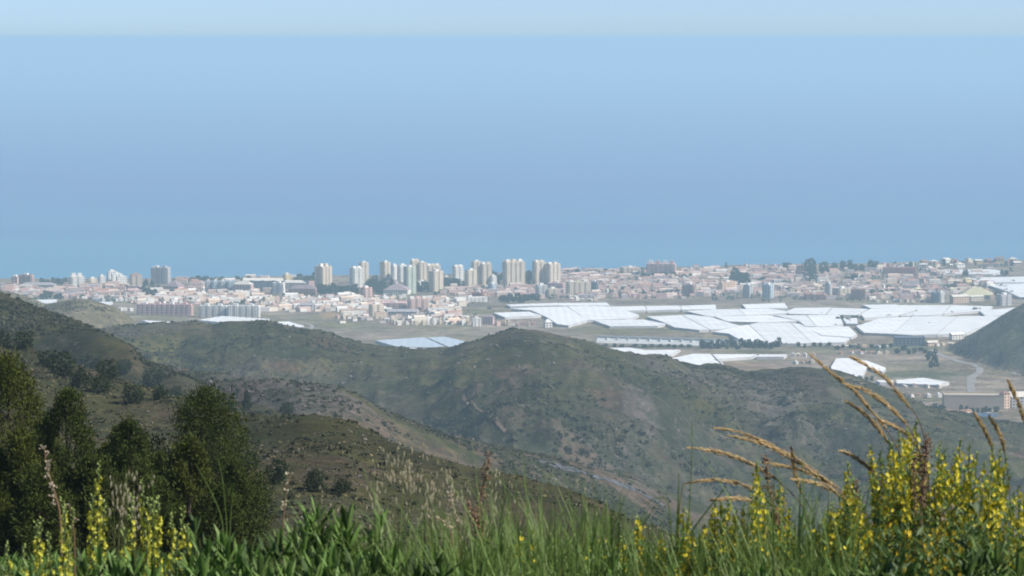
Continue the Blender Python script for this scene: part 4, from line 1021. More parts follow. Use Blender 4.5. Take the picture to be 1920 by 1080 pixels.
# scrub cover of the hills: uncountable low bushes, one sheet of leaf clumps per hillside
def scrub(name, leafmat, n, u0, u1, y0, y1, size, cover, seed, per=9, flat=.5, pick=None, thr=(-.05, .42)):
    r = np.random.default_rng(seed)
    u = r.uniform(u0, u1, n * 6); y = np.sqrt(r.uniform(y0 ** 2, y1 ** 2, n * 6)); x = u * y
    z, ids = Hgt(x, y, True)
    cv = fbm(x / cover, y / cover, 4, seed) + .35 * fbm(x / (cover * .2), y / (cover * .2), 2, seed + 1)
    k = (cv > r.uniform(*thr, len(x)))
    if pick is not None: k &= np.isin(ids, pick)
    # keep what the viewpoint's own sight line reaches, a little generously
    x, y, z = x[k][:n], y[k][:n], z[k][:n]
    m = len(x)
    s = size[0] + (size[1] - size[0]) * r.random(m) ** 2.2
    q = m * per
    c = np.repeat(np.stack([x, y, z], 1), per, 0); S_ = np.repeat(s, per)[:, None]
    d = r.normal(size=(q, 3)); d /= np.linalg.norm(d, axis=1)[:, None]; d[:, 2] = np.abs(d[:, 2]) * flat
    c = c + d * S_ * (.55 + .5 * r.random((q, 1)))
    t = r.normal(size=(q, 3)) + d; t /= np.linalg.norm(t, axis=1)[:, None]
    w_ = np.cross(t, r.normal(size=(q, 3))); w_ /= np.linalg.norm(w_, axis=1)[:, None] + 1e-9
    L = S_ * r.uniform(.35, .75, (q, 1))
    V = np.stack([c - t * L, c + w_ * L * .8, c + t * L * .9 + w_ * L * .2, c - w_ * L * .8], 1).reshape(-1, 3)
    o = link_mesh(name, quads_mesh(name, V, np.arange(4 * q).reshape(q, 4)), leafmat)
    tag(o, kind='stuff')
scrub("hill_scrub", LEAF["scrub"], 12500, -.2, .21, 1540, 2080, (.5, 2.1), 130, 301, 8, pick=[3])
scrub("hill_scrub", LEAF["olive"], 3500, -.2, .21, 1540, 2080, (.7, 1.7), 60, 302, 7, pick=[3])
scrub("hill_scrub", LEAF["scrub"], 3500, -.2, .06, 940, 1200, (.5, 1.4), 45, 303, 8, pick=[5])
scrub("hill_scrub", LEAF["scrub"], 7000, -.2, -.09, 560, 1010, (.4, 1.5), 50, 304, 9, pick=[4])
scrub("slope_scrub", LEAF["scrub"], 9000, -.2, .09, 120, 530, (.15, .60), 22, 305, 8, pick=[6], thr=(-.3, .3))
scrub("slope_scrub", LEAF["olive"], 6000, -.2, .09, 120, 530, (.12, .42), 12, 306, 8, pick=[6], thr=(-.4, .3))
scrub("hill_scrub", LEAF["olive"], 300, .16, .21, 2950, 3260, (.8, 2.4), 60, 307, 8, pick=[1])
scrub("hill_scrub", LEAF["olive"], 1200, -.2, -.12, 2250, 2520, (.8, 2.0), 60, 308, 7, pick=[2])

ROCKS = mat("pale_rock", (.17, .150, .140), .95, .3, .3); STRAW = mat("straw_tufts", (.20, .175, .095), .9, .3, 1.0)
scrub("rock_outcrops", ROCKS, 2600, -.2, .21, 1540, 2080, (.4, 1.8), 70, 311, 6, .35, [3], (.0, .45))
scrub("rock_outcrops", ROCKS, 1800, -.2, .06, 940, 1200, (.3, 1.2), 40, 312, 6, .35, [5], (-.1, .4))
scrub("rock_outcrops", ROCKS, 1600, -.2, .09, 130, 530, (.08, .34), 14, 313, 6, .5, [6], (.0, .4))
scrub("dry_tufts", STRAW, 5000, -.2, .09, 120, 480, (.07, .24), 9, 314, 7, .9, [6], (-.2, .4))
scrub("hill_scrub", LEAF["scrub"], 800, -.08, .10, 1540, 1700, (1.0, 3.0), 45, 315, 9, .8, [3], (.0, .3))
# single bushes and small trees on the near slope
BUSH = [tree_meshes(400 + i, 3.0, 1.9, 'round', 900, .34, .22, LEAF["bush"], lowest=.10) for i in range(4)]
def bush(px, py, wpx, hpx, label, name="bush", cat='bush', group='dark bushes on the left slope', me=None):
    g = G(px, py, ymin=60); s = g[1] / F
    me = me or BUSH[tr.randrange(4)]
    plant_tree(name, label, cat, g, me, group, tr.uniform(0, 6), (wpx * s / 3.9, wpx * s / 3.9, hpx * s / 3.1))
SM = tree_meshes(420, 3.2, 1.2, 'cone', 1300, .26, .16, LEAF["bush"], .6, .04)
for px, py, w_, h_, lab in (
 (434, 771, 30, 32, "small dark pine on the shoulder's edge, left of a slightly taller one"), (463, 770, 38, 36, "small dark pine with a pointed top on the shoulder's edge"), (537, 776, 38, 22, "low round dark bush alone on the shoulder's edge"),
 (45, 655, 52, 34, "dark bush on the left slope, close to the left edge"), (8, 648, 30, 30, "dark bush cut by the left edge of the view"), (115, 705, 70, 46, "wide dark bush below the left ridge, above the pines"),
 (88, 690, 44, 34, "dark bush left of the wide one above the pines"), (150, 728, 52, 40, "dark bush between the two left pines, on the slope"), (205, 712, 56, 38, "green bush at the middle of the left slope"),
 (190, 738, 46, 36, "dark bush just under the green one on the left slope"), (250, 755, 50, 34, "dark bush low on the left slope, above the wide pine"), (284, 728, 56, 36, "bush at the right end of the slope's upper row"),
 (300, 752, 40, 30, "bush below the upper row's right end"), (232, 700, 40, 26, "small bush at the top of the left slope's thicket"), (170, 690, 44, 26, "small dark bush near the left ridge's dark edge"),
 (330, 745, 34, 22, "small bush behind the wide pine's top"), (590, 922, 56, 40, "dark round bush low on the near slope, right of the wide pine"), (520, 905, 50, 44, "dark bush beside the right edge of the low pine"), (640, 925, 44, 28, "small dark bush right of the dark round bush"), (470, 880, 40, 34, "small bush behind the low pine")):
    bush(px, py, w_, h_, lab, me=SM if 'small dark pine' in lab else None, **({'name': 'small_pine', 'cat': 'pine', 'group': 'small pines on the shoulder'} if 'small dark pine' in lab else {}))

# the dark pines at the left: a broad tangled crown of upswept needle tufts
def pine_meshes(seed, h, rx, leaf, crown_h, n, top_w=.5):
    r = np.random.default_rng(seed); rr = random.Random(seed)
    V, Fc, blobs = [], [], []
    z0 = h - crown_h
    zs = [-.8, h * .3, h * .6, h * .9]; xs = [0] + [rr.uniform(-.06, .06) * rx for _ in range(3)]
    for i in range(3): limb(V, Fc, (xs[i], 0, zs[i]), (xs[i + 1], 0, zs[i + 1]), .13 * (1 - i * .27), .13 * (1 - (i + 1) * .27), 7)
    m = 46
    for i in range(m):
        f = (i + .5) / m
        wid = rx * (1 - f ** 1.7) ** .62 * (.86 + .28 * rr.random())
        a = i * 2.4 + rr.uniform(-.6, .6); k = math.sqrt(rr.uniform(.12, 1.0)) * .80
        c = (math.cos(a) * wid * k, math.sin(a) * wid * k, z0 + crown_h * (f * .93 + .02))
        if i % 2 == 0: limb(V, Fc, (0, 0, max(.4, c[2] - .5 * crown_h * k * .5)), c, .035, .010, 4)
        s_ = rx * rr.uniform(.20, .36) * (1.05 - .45 * f)
        blobs.append((*c, s_, s_, s_ * rr.uniform(.9, 1.5)))
    lv, lf = leaf_cloud(r, blobs, int(n * 1.25), .135, .040, up=.7, shell=.35)
    tm = bpy.data.meshes.new("trunk"); tm.from_pydata(V, [], Fc); tm.materials.append(BARK)
    return tm, quads_mesh("crown", lv, lf)
for i, (px, top, wpx, Y, lm, n, lab) in enumerate((
 (12, 664, 190, 92, "pine_light", 26000, "tall dark pine at the left edge, highest of the group"), (124, 720, 150, 86, "pine", 20000, "dark pine with a pointed top, second from the left edge"),
 (238, 782, 140, 82, "pine", 17000, "low bushy pine between the pointed and the wide one"), (382, 726, 245, 96, "pine", 36000, "wide dense dark pine with a broad top, right of the group"),
 (352, 816, 130, 77, "pine_light", 15000, "lighter green pine in front of the wide dense one"), (440, 862, 105, 84, "pine", 12000, "small dark pine at the right end of the group"),
 (36, 800, 160, 72, "pine_light", 18000, "dark leafy pine low at the left edge, before the tall one"), (172, 850, 170, 72, "pine", 18000, "lowest dark pine in the shade before the pointed one"), (270, 872, 150, 74, "pine", 16000, "dark pine low in front of the low bushy one"), (410, 908, 130, 74, "pine", 14000, "lowest dark pine at the foot of the wide dense one"),
 (70, 880, 170, 70, "pine", 16000, "dark pine low behind the tall dry stalk"), (205, 826, 150, 84, "pine", 14000, "dark pine filling the gap left of the low bushy one"), (305, 850, 130, 82, "pine", 14000, "dark pine filling the gap left of the lighter green one"), (84, 776, 130, 90, "pine", 14000, "dark pine between the tall one and the pointed one"))):
    p = P(px, top, Y); gz = ground(p[0], Y)
    h = p[2] - gz; rx = wpx * Y / F / 2 * 1.5
    me = pine_meshes(500 + i, h, rx, LEAF[lm], min(h - .5, 330 * Y / F), n)
    me[1].materials.append(LEAF[lm])
    plant_tree("pine_tree", lab, 'pine', (p[0], Y, gz), me, 'dark pines on the left')
# ------------------------------------------------------------------ plants on the bank right below the viewpoint
FM = {n: mat("plant_" + n, c, ro, .25, 9.0, spec=.3, translucent=tl) for n, c, ro, tl in (
 ("leaf", (.108, .195, .042), .55, .3), ("leaf_light", (.135, .215, .055), .55, .35), ("leaf_dark", (.050, .090, .026), .6, .2), ("grass", (.105, .170, .034), .6, .35), ("grass_pale", (.19, .20, .085), .7, .35),
 ("stem", (.085, .115, .040), .7, .1), ("dry_stem", (.185, .115, .070), .85, .0), ("yellow", (.56, .48, .030), .6, .3), ("yellow_pale", (.50, .49, .055), .6, .3), ("bud", (.27, .34, .10), .7, .2), ("orange", (.56, .42, .035), .6, .3),
 ("seed_brown", (.21, .135, .085), .9, .1), ("seed_pale", (.46, .39, .30), .9, .2), ("plume", (.50, .37, .19), .8, .25), ("oat", (.50, .46, .33), .8, .35), ("red_leaf", (.16, .055, .02), .7, .2))}
fr = random.Random(99); fn = np.random.default_rng(77)
class PB:
    """collects thin plant shapes"""
    def __init__(s): s.v, s.f = [], []
    def tube(s, pts, r0, r1, n=5):
        pts = [np.array(p, float) for p in pts]; k0 = len(s.v); m = len(pts)
        for i, p in enumerate(pts):
            t = pts[min(i + 1, m - 1)] - pts[max(i - 1, 0)]; t /= np.linalg.norm(t) + 1e-9
            a = np.cross(t, (.2, .95, .1)); a /= np.linalg.norm(a) + 1e-9; b = np.cross(t, a); rr = r0 + (r1 - r0) * i / (m - 1)
            for j in range(n):
                an = 2 * math.pi * j / n; s.v.append(tuple(p + (a * math.cos(an) + b * math.sin(an)) * rr))
        for i in range(m - 1):
            for j in range(n): q = (j + 1) % n; s.f.append((k0 + i * n + j, k0 + i * n + q, k0 + (i + 1) * n + q, k0 + (i + 1) * n + j))
    def blade(s, p, d, side, L, w, droop=.2, seg=3, fold=.25):
        """a lance-shaped leaf from p along d, folded along its rib"""
        p, d, side = (np.array(x, float) for x in (p, d, side)); up = np.cross(side, d); k0 = len(s.v); prof = [.30, .95, .85, .0] if seg == 3 else [.4, 1, 0]
        for i in range(seg + 1):
            t = i / seg; c = p + d * L * t - np.array((0, 0, droop * L * t * t)); ww = w * prof[i] * .5
            s.v += [tuple(c - side * ww + up * ww * fold), tuple(c - up * ww * fold * .5), tuple(c + side * ww + up * ww * fold)]
        for i in range(seg):
            a = k0 + 3 * i; s.f += [(a, a + 1, a + 4, a + 3), (a + 1, a + 2, a + 5, a + 4)]
    def flower(s, c, nrm, r, petals=5):
        c, nrm = np.array(c, float), np.array(nrm, float); nrm /= np.linalg.norm(nrm) + 1e-9
        a = np.cross(nrm, (.31, .2, .9)); a /= np.linalg.norm(a) + 1e-9; b = np.cross(nrm, a); k0 = len(s.v); s.v.append(tuple(c))
        for j in range(petals):
            an = 2 * math.pi * j / petals + fr.random(); e = a * math.cos(an) + b * math.sin(an); f_ = -a * math.sin(an) + b * math.cos(an)
            k = len(s.v); s.v += [tuple(c + e * r * .55 - f_ * r * .38 + nrm * r * .25), tuple(c + e * r + nrm * r * .35), tuple(c + e * r * .55 + f_ * r * .38 + nrm * r * .25)]; s.f.append((k0, k, k + 1, k + 2))
    def grain(s, c, d, L, w):
        """a small pointed seed or bud"""
        c, d = np.array(c, float), np.array(d, float); d /= np.linalg.norm(d) + 1e-9
        a = np.cross(d, (.3, .9, .2)); a /= np.linalg.norm(a) + 1e-9; b = np.cross(d, a); k = len(s.v)
        s.v += [tuple(c), tuple(c + d * L * .45 + a * w), tuple(c + d * L * .45 - a * w * .5 + b * w * .87), tuple(c + d * L * .45 - a * w * .5 - b * w * .87), tuple(c + d * L)]
        s.f += [(k, k + 2, k + 1), (k, k + 3, k + 2), (k, k + 1, k + 3), (k + 4, k + 1, k + 2), (k + 4, k + 2, k + 3), (k + 4, k + 3, k + 1)]
    def build(s, name, m, parent, loc=None): return mesh_obj(name, s.v, s.f, m, parent, loc)
def rdir(zlo=-.2, zhi=1.0):
    a = fr.uniform(0, 6.283); z = fr.uniform(zlo, zhi); q = math.sqrt(max(0, 1 - z * z)); return np.array((q * math.cos(a), q * math.sin(a), z))
GZ = lambda x, y: ground(x, y)

# --- spires of small yellow flowers, left
def spire(px, top, Y, lab, flow=.62, lean=0.0, thick=1.0):
    p = P(px, top, Y); x0 = p[0] - lean; gz = GZ(x0, Y); h = p[2] - gz
    root = empty("flower_spire", (x0, Y, gz), lab, 'wildflower', 'yellow flower spires on the left')
    path = [np.array((lean * t * t, .01 * math.sin(5 * t), h * t)) for t in np.linspace(0, 1, 9)]
    st = PB(); st.tube(path, .0042, .0018); st.build("stem", FM["stem"], root)
    fl, bd, lf = PB(), PB(), PB()
    at = lambda t: np.array((lean * t * t, .01 * math.sin(5 * t), h * t))
    sp = min(.44, h * .75); n = int(sp / .0052)
    for i in range(n):
        z = h - sp * (i / n); t = z / h; q = i / n
        d = rdir(-.1, .5); c = at(t)
        if q < 1 - flow: bd.grain(c + d * .002, d + np.array((0, 0, .8)), .011 * thick, .0034 * thick)
        else:
            if fr.random() < .72: fl.flower(c + d * (.007 + .005 * q) * thick, d, .0088 * thick)
            else: bd.grain(c + d * .002, d + np.array((0, 0, .5)), .012, .0040)
    for i in range(9):
        t = fr.uniform(.05, .5); d = rdir(.3, .8); s_ = np.cross(d, (0, 0, 1)); s_ /= np.linalg.norm(s_)
        lf.blade(at(t), d, s_, fr.uniform(.05, .10), .014, .3)
    tag(fl.build("blossom", FM["yellow_pale"], root), kind="stuff"); tag(bd.build("bud_tip", FM["bud"], root), kind="stuff"); tag(lf.build("leaves", FM["leaf_light"], root), kind="stuff")
SP = [(14, 1018, 8.3, "short yellow flower spire in the bottom left corner"), (43, 1022, 8.0, "yellow spire beside the bottom left corner, leaning over grass"), (68, 978, 8.4, "yellow spire left of the tallest pair at the lower left"), (79, 972, 8.2, "taller of two yellow spires at the lower left"),
 (92, 1000, 8.0, "bushy yellow spire right of the lower left pair"), (117, 936, 8.5, "yellow spire right behind the dry seed stalk"), (124, 950, 8.2, "orange-tinged spire at the dry seed stalk's foot"), (138, 955, 8.3, "green-tipped spire right of the dry seed stalk"),
 (174, 930, 8.6, "slim spire left of the tallest yellow spire"), (186, 868, 8.5, "tallest yellow spire, rising before the pines"), (197, 940, 8.3, "thick yellow spire right against the tallest one"), (247, 928, 8.4, "slender spire between the tallest and the second tallest"),
 (267, 900, 8.5, "second tallest yellow spire, before the low bushy pine"), (280, 932, 8.1, "left of three close yellow spires"), (288, 936, 8.3, "middle of three close yellow spires"), (297, 933, 8.2, "right of three close yellow spires"), (325, 962, 8.4, "green-budded spire right of three close ones"),
 (343, 952, 8.5, "tall narrow spire next to the leafy shoot"), (349, 985, 8.0, "broad yellow spire below the leafy shoot"), (333, 1000, 8.0, "low yellow spire left of the broad one"), (230, 985, 8.1, "low spire half hidden in leaves at left"), (130, 1010, 7.9, "lowest golden spire below the dry seed stalk")]
for px, top, Y, lab in SP: spire(px, top, Y, lab, fr.uniform(.76, .9), fr.uniform(-.02, .03), fr.uniform(1.0, 1.25))

# --- leafy shoots with lance-shaped leaves
LEAFV = []
for k in range(4):
    b = PB(); b.blade((0, 0, 0), (0, 0, 1), (1, 0, 0), 1.0, .135 + .025 * k, 0, 3, .3)
    me = bpy.data.meshes.new("leaf"); me.from_pydata([(v[0], v[1] - .16 * v[2] ** 2 * (k % 2 + .4), v[2]) for v in b.v], [], b.f); LEAFV.append(me)
LEAFM = {}
def leaf_mesh(k, m):
    if (k, m) not in LEAFM:
        me = LEAFV[k].copy(); me.materials.append(FM[m]); LEAFM[(k, m)] = me
    return LEAFM[(k, m)]
def leafy(px, top, Y, shoots, lab, spread=.10, L=.085, m="leaf", seedhead=False):
    p = P(px, top, Y); gz = GZ(p[0], Y); h = p[2] - gz - L * .8
    root = empty("leafy_plant", (p[0], Y, gz), lab, 'leafy plant', 'leafy green plants along the bank')
    for s_i in range(shoots):
        a = 2.4 * s_i + fr.random(); rad = spread * math.sqrt(s_i / max(shoots, 1)); hh = h * (1 - .28 * (s_i / max(shoots, 1)) * fr.uniform(.5, 1.3))
        tip = np.array((rad * math.cos(a), rad * math.sin(a) * .6, hh)); base = np.array((rad * .2 * math.cos(a), rad * .2 * math.sin(a), 0))
        mid = base * .4 + tip * .6 + np.array((0, 0, hh * .05)); bend = lambda t: (1 - t) ** 2 * base + 2 * t * (1 - t) * mid + t * t * tip
        st = PB(); st.tube([bend(t) for t in np.linspace(0, 1, 6)], .004, .002); st.build("stem", FM["stem"], root)
        n = 17
        for i in range(n):
            t = 1 - .62 * (i / n) ** 1.25; an = i * 2.4 + fr.uniform(-.4, .4); tilt = .16 + .85 * (i / n) ** .7 + fr.uniform(-.12, .12)
            d = Vector((math.cos(an) * math.sin(tilt), math.sin(an) * math.sin(tilt), math.cos(tilt)))
            o = bpy.data.objects.new("leaf", leaf_mesh(fr.randrange(4), m if (rn_ := fr.random()) < .55 else "leaf_dark" if rn_ < .72 else ("leaf_light" if m == "leaf" else "leaf"))); COL.objects.link(o); o.parent = root
            o.location = bend(t); q = d.to_track_quat('Z', 'Y') @ Matrix.Rotation(0, 4, 'Z').to_quaternion()
            o.rotation_mode = 'QUATERNION'; o.rotation_quaternion = q; k = L * fr.uniform(.75, 1.2) * (.75 + .5 * min(1, 2 * i / n)); o.scale = (k * 1.25, k * 1.25, k * 1.12)
    if seedhead:
        sd_ = PB()
        for _ in range(70):
            c = np.array((fr.gauss(0, .018), fr.gauss(-.01, .015), h * .62 + fr.gauss(0, .035))); sd_.grain(c, rdir(), .014, .005)
        tag(sd_.build("seed_cluster", FM["seed_brown"], root), kind="stuff")
LP = [(366, 956, 8.1, 2, "leafy shoot with a pale tip among the yellow spires", .03, .06, "leaf_light", False), (250, 1022, 7.8, 6, "leafy plant under the yellow spires, lower left", .13, .085, "leaf", False), (185, 1014, 8.0, 5, "leafy plant below the tallest yellow spire", .10, .08, "leaf", False),
 (420, 985, 8.0, 6, "leafy plant at the foot of the small right-hand pine", .13, .08, "leaf", False), (470, 1000, 7.7, 6, "bright leafy plant left of the big green shoots", .14, .09, "leaf", False), (550, 968, 8.0, 6, "leafy plant left of the tall upright shoots", .11, .085, "leaf", False),
 (596, 922, 8.2, 5, "tall upright leafy shoots with a brown seed cluster", .07, .095, "leaf_light", True), (650, 938, 8.1, 4, "leafy shoots right of the brown seed cluster", .06, .09, "leaf", False), (628, 1010, 7.6, 7, "low leafy plant in front of the tall shoots", .16, .09, "leaf", False), (712, 948, 8.4, 3, "thin pale leafy shoots at the oat grass edge", .05, .07, "leaf_light", False),
 (735, 1010, 7.8, 7, "spreading leafy plant below the pale shoots", .16, .085, "leaf", False), (815, 1022, 7.6, 6, "dark leafy plant with broad leaves, bottom centre-left", .13, .10, "leaf_dark", False), (540, 1035, 7.5, 7, "leafy plant at the bottom edge below the tall shoots", .16, .085, "leaf", False), (380, 1030, 7.5, 7, "leafy plant at the bottom edge, left quarter", .16, .085, "leaf", False),
 (60, 1045, 7.6, 6, "leafy plant at the bottom left under the spires", .14, .07, "leaf_light", False), (900, 1035, 7.7, 5, "leafy plant below the brown dock stalk", .12, .08, "leaf", False), (1150, 1028, 7.8, 5, "leafy plant in the grass right of bottom centre", .12, .06, "leaf_light", False),
 (1690, 1010, 7.5, 7, "leafy plant under the large yellow bush", .13, .10, "leaf_dark", False), (1870, 1000, 7.6, 8, "blue-green leafy plant at the bottom right corner", .14, .10, "leaf", False), (1600, 1035, 7.5, 6, "leafy plant left of the one under the yellow bush", .13, .09, "leaf", False), (1430, 1045, 7.5, 6, "leafy plant at the bottom, under the dry brown spike", .14, .07, "leaf", False)]
for px, top, Y, n, lab, sp_, L, m, sh in LP: leafy(px, top, Y, n, lab, sp_, L, m, sh)

# --- yellow-flowering bushes, right
def bush_y(lab, tips, Y, base_px, m="yellow", leafy_n=900):
    bz = P(base_px, 1000, Y); gz = GZ(bz[0], Y)
    root = empty("yellow_bush", (bz[0], Y, gz), lab, 'flowering bush', 'yellow flowering bushes')
    fo = PB()
    if 'largest yellow flowering' in lab or 'left of the largest' in lab: tips = tips + [(a + fr.uniform(-14, 14), b + fr.uniform(12, 60)) for a, b in tips]
    for px, top in tips:
        yy = Y + fr.uniform(-.35, .35); p = P(px, top, yy)
        tip = np.array((p[0] - bz[0], yy - Y, p[2] - gz)); h = tip[2]
        base = np.array((tip[0] * .35, (yy - Y) * .4, 0)); mid = np.array((tip[0] * .9, (yy - Y), h * .55)); bend = lambda t: (1 - t) ** 2 * base + 2 * t * (1 - t) * mid + t * t * tip
        br = PB(); br.tube([bend(t) for t in np.linspace(0, 1, 8)], .004, .0013, 4); o = br.build("branch", FM["stem"], root)
        fl, gr = PB(), PB(); n = 50; span = min(.55, .30 / h)
        for i in range(n):
            q = i / n; t = 1 - span * q; d = rdir(-.2, .6); c = bend(t)
            if q < .08 or fr.random() < .27: gr.grain(c, d + np.array((0, 0, 1)), .013, .004)
            else: fl.flower(c + d * (.005 + .020 * min(1, q * 1.6) * fr.random()), d, fr.uniform(.0078, .0118))
        tag(fl.build("blossom", FM[m if fr.random() < .85 else "orange"], o), kind="stuff")
        tag(gr.build("bud", FM["bud"], o), kind="stuff")
        for i in range(60):
            t = fr.uniform(.25, .92); d = rdir(.0, .9); s_ = np.cross(d, (.1, 0, 1)); s_ /= np.linalg.norm(s_) + 1e-9
            fo.blade(bend(t) + d * .01, d, s_, fr.uniform(.022, .05), .0075, .1, 2)
    o = fo.build("foliage", FM["leaf"], root); o["kind"] = 'stuff'
main = [(1632, 838), (1650, 850), (1668, 830), (1685, 812), (1702, 805), (1718, 790), (1690, 860), (1660, 880), (1712, 840), (1735, 850), (1762, 832), (1772, 845), (1790, 850), (1800, 828), (1818, 838), (1832, 850), (1845, 870), (1862, 838), (1875, 846), (1886, 860), (1852, 900), (1700, 890), (1740, 890), (1780, 885), (1820, 890), (1676, 905), (1880, 905), (1760, 905), (1640, 900), (1806, 910)]
bush_y("largest yellow flowering bush, at the right, taller than the other flowers", main, 8.6, 1765)
bush_y("golden lower bush in front of the largest one", [(1740, 960), (1760, 975), (1772, 955), (1790, 985), (1730, 990), (1750, 1010), (1775, 1015), (1700, 985), (1690, 1000), (1765, 1030), (1795, 1010)], 7.9, 1755, "orange")
bush_y("yellow bush left of the largest one, around the dry purple stems", [(1590, 870), (1602, 900), (1575, 930), (1560, 945), (1548, 960), (1612, 930), (1620, 950), (1640, 955), (1585, 960), (1560, 985), (1600, 990), (1630, 985), (1535, 985), (1655, 975), (1520, 1000)], 8.3, 1595)
bush_y("thin yellow bush around the dry brown spike", [(1418, 870), (1425, 900), (1410, 930), (1435, 940), (1462, 905), (1470, 925), (1395, 950), (1450, 960), (1480, 955), (1420, 980), (1465, 985), (1490, 990)], 8.4, 1440)
bush_y("small pale yellow bush left of the dry brown spike", [(1340, 945), (1352, 938), (1365, 930), (1335, 970), (1380, 960), (1356, 975), (1320, 985), (1375, 990)], 8.5, 1352)
bush_y("yellow sprays scattered along the grass at bottom centre", [(1195, 970), (1282, 955), (1290, 962), (1240, 1005), (1165, 1010), (1300, 1000)], 8.4, 1235)
bush_y("few yellow sprays at the bottom left of centre", [(975, 1000), (1002, 1010), (968, 1025), (790, 1035)], 8.3, 930)
bush_y("yellow bush cut by the right edge", [(1900, 925), (1910, 915), (1922, 930), (1895, 950), (1912, 965), (1930, 950)], 8.4, 1912)

# --- arching plumes of dry golden grass
def smooth(pts, n=26):
    pts = np.array(pts, float); t = np.linspace(0, 1, len(pts)); k = np.linspace(0, 1, n); out = np.stack([np.interp(k, t, pts[:, i]) for i in range(pts.shape[1])], 1)
    for _ in range(4): out[1:-1] = (out[:-2] + 2 * out[1:-1] + out[2:]) / 4
    return out
def plume(px_pts, Y, lab, head=.72, w_=.0062):
    """px_pts run from the tip back to the foot"""
    dy = fr.uniform(-.15, .15)
    w3 = np.array([P(a, b, Y + dy + .25 * i / len(px_pts)) for i, (a, b) in enumerate(px_pts)])
    foot = w3[-1] + np.array((fr.uniform(.02, .10), .05, 0)); foot[2] = GZ(foot[0], foot[1])
    c = smooth(np.vstack([w3, foot]), 34)[::-1] - foot
    root = empty("grass_plume", tuple(foot), lab, 'grass plume', 'golden grass plumes')
    st = PB(); st.tube(c, .0021, .0007, 5); st.build("stalk", FM["dry_stem"], root)
    hd = PB(); L = np.linalg.norm(np.diff(c, axis=0), axis=1).cumsum(); L = np.concatenate([[0], L]); Hl = np.linalg.norm(w3[0] - w3[-1]) * head + .0
    s0 = L[-1] - Hl
    for i in range(260):
        q = fr.random(); s = s0 + Hl * q; p = np.array([np.interp(s, L, c[:, k]) for k in range(3)]); p2 = np.array([np.interp(min(s + .02, L[-1]), L, c[:, k]) for k in range(3)])
        t = p2 - p; t /= np.linalg.norm(t) + 1e-9
        wd = w_ * (math.sin(math.pi * min(1, .12 + .88 * q)) ** .6 + .15)
        off = rdir(-1, 1) * wd * fr.random() ** .5
        hd.grain(p + off, t + off * 22 + rdir(-1, 1) * .12, fr.uniform(.016, .030), .0016)
    tag(hd.build("seed_head", FM["plume"], root), kind="stuff")
PL = [
 ([(1524, 669), (1557, 698), (1603, 733), (1645, 783), (1672, 820), (1700, 870)], "plume reaching furthest up left above the yellow bush"),
 ([(1599, 671), (1628, 687), (1662, 708), (1687, 742), (1720, 779), (1738, 830)], "plume crossing the rounded greenhouse, topmost on the right"),
 ([(1593, 723), (1620, 729), (1653, 750), (1682, 775), (1707, 804), (1730, 850)], "plume arching between the two topmost ones"),
 ([(1590, 754), (1620, 773), (1645, 800), (1664, 826), (1690, 880)], "straight plume lowest of the bundle over the bush's left side"),
 ([(1655, 790), (1680, 800), (1707, 819), (1730, 860)], "short plume dipping into the largest yellow bush"),
 ([(1891, 716), (1900, 735), (1910, 757), (1922, 790), (1930, 850)], "upright plume at the right edge beside the pink tower house"),
 ([(1828, 776), (1840, 795), (1855, 822), (1870, 880)], "short pale plume above the bush's right half"),
 ([(1856, 782), (1868, 800), (1880, 826), (1890, 890)], "rightmost short plume above the bush"),
 ([(1343, 803), (1375, 807), (1430, 826), (1490, 858), (1540, 892), (1582, 928), (1620, 980)], "longest plume sweeping left over the hillside"),
 ([(1372, 818), (1420, 828), (1470, 852), (1525, 885), (1570, 922), (1610, 980)], "plume close below the longest sweeping one"),
 ([(1296, 840), (1340, 845), (1390, 861), (1424, 877), (1462, 902), (1520, 960)], "plume sweeping furthest left past the dry brown spike"),
 ([(1440, 869), (1490, 877), (1540, 896), (1580, 920), (1612, 960)], "plume starting just right of the dry brown spike"),
 ([(1490, 899), (1530, 905), (1565, 920), (1600, 950), (1625, 990)], "lower plume joining the sweeping bundle at its root"),
 ([(1292, 905), (1330, 899), (1380, 904), (1415, 918), (1445, 940), (1480, 990)], "low arched plume left of the dry brown spike"),
 ([(1336, 938), (1370, 934), (1408, 938), (1440, 955), (1470, 990)], "lowest short plume left of the dry brown spike"),
 ([(1484, 842), (1487, 860), (1490, 885), (1498, 915), (1530, 970)], "short upright plume standing in the sweeping bundle"),
 ([(1578, 846), (1600, 855), (1632, 878), (1660, 920)], "small plume in the gap left of the largest bush")]
for pts, lab in PL: plume(pts, 8.5, lab)

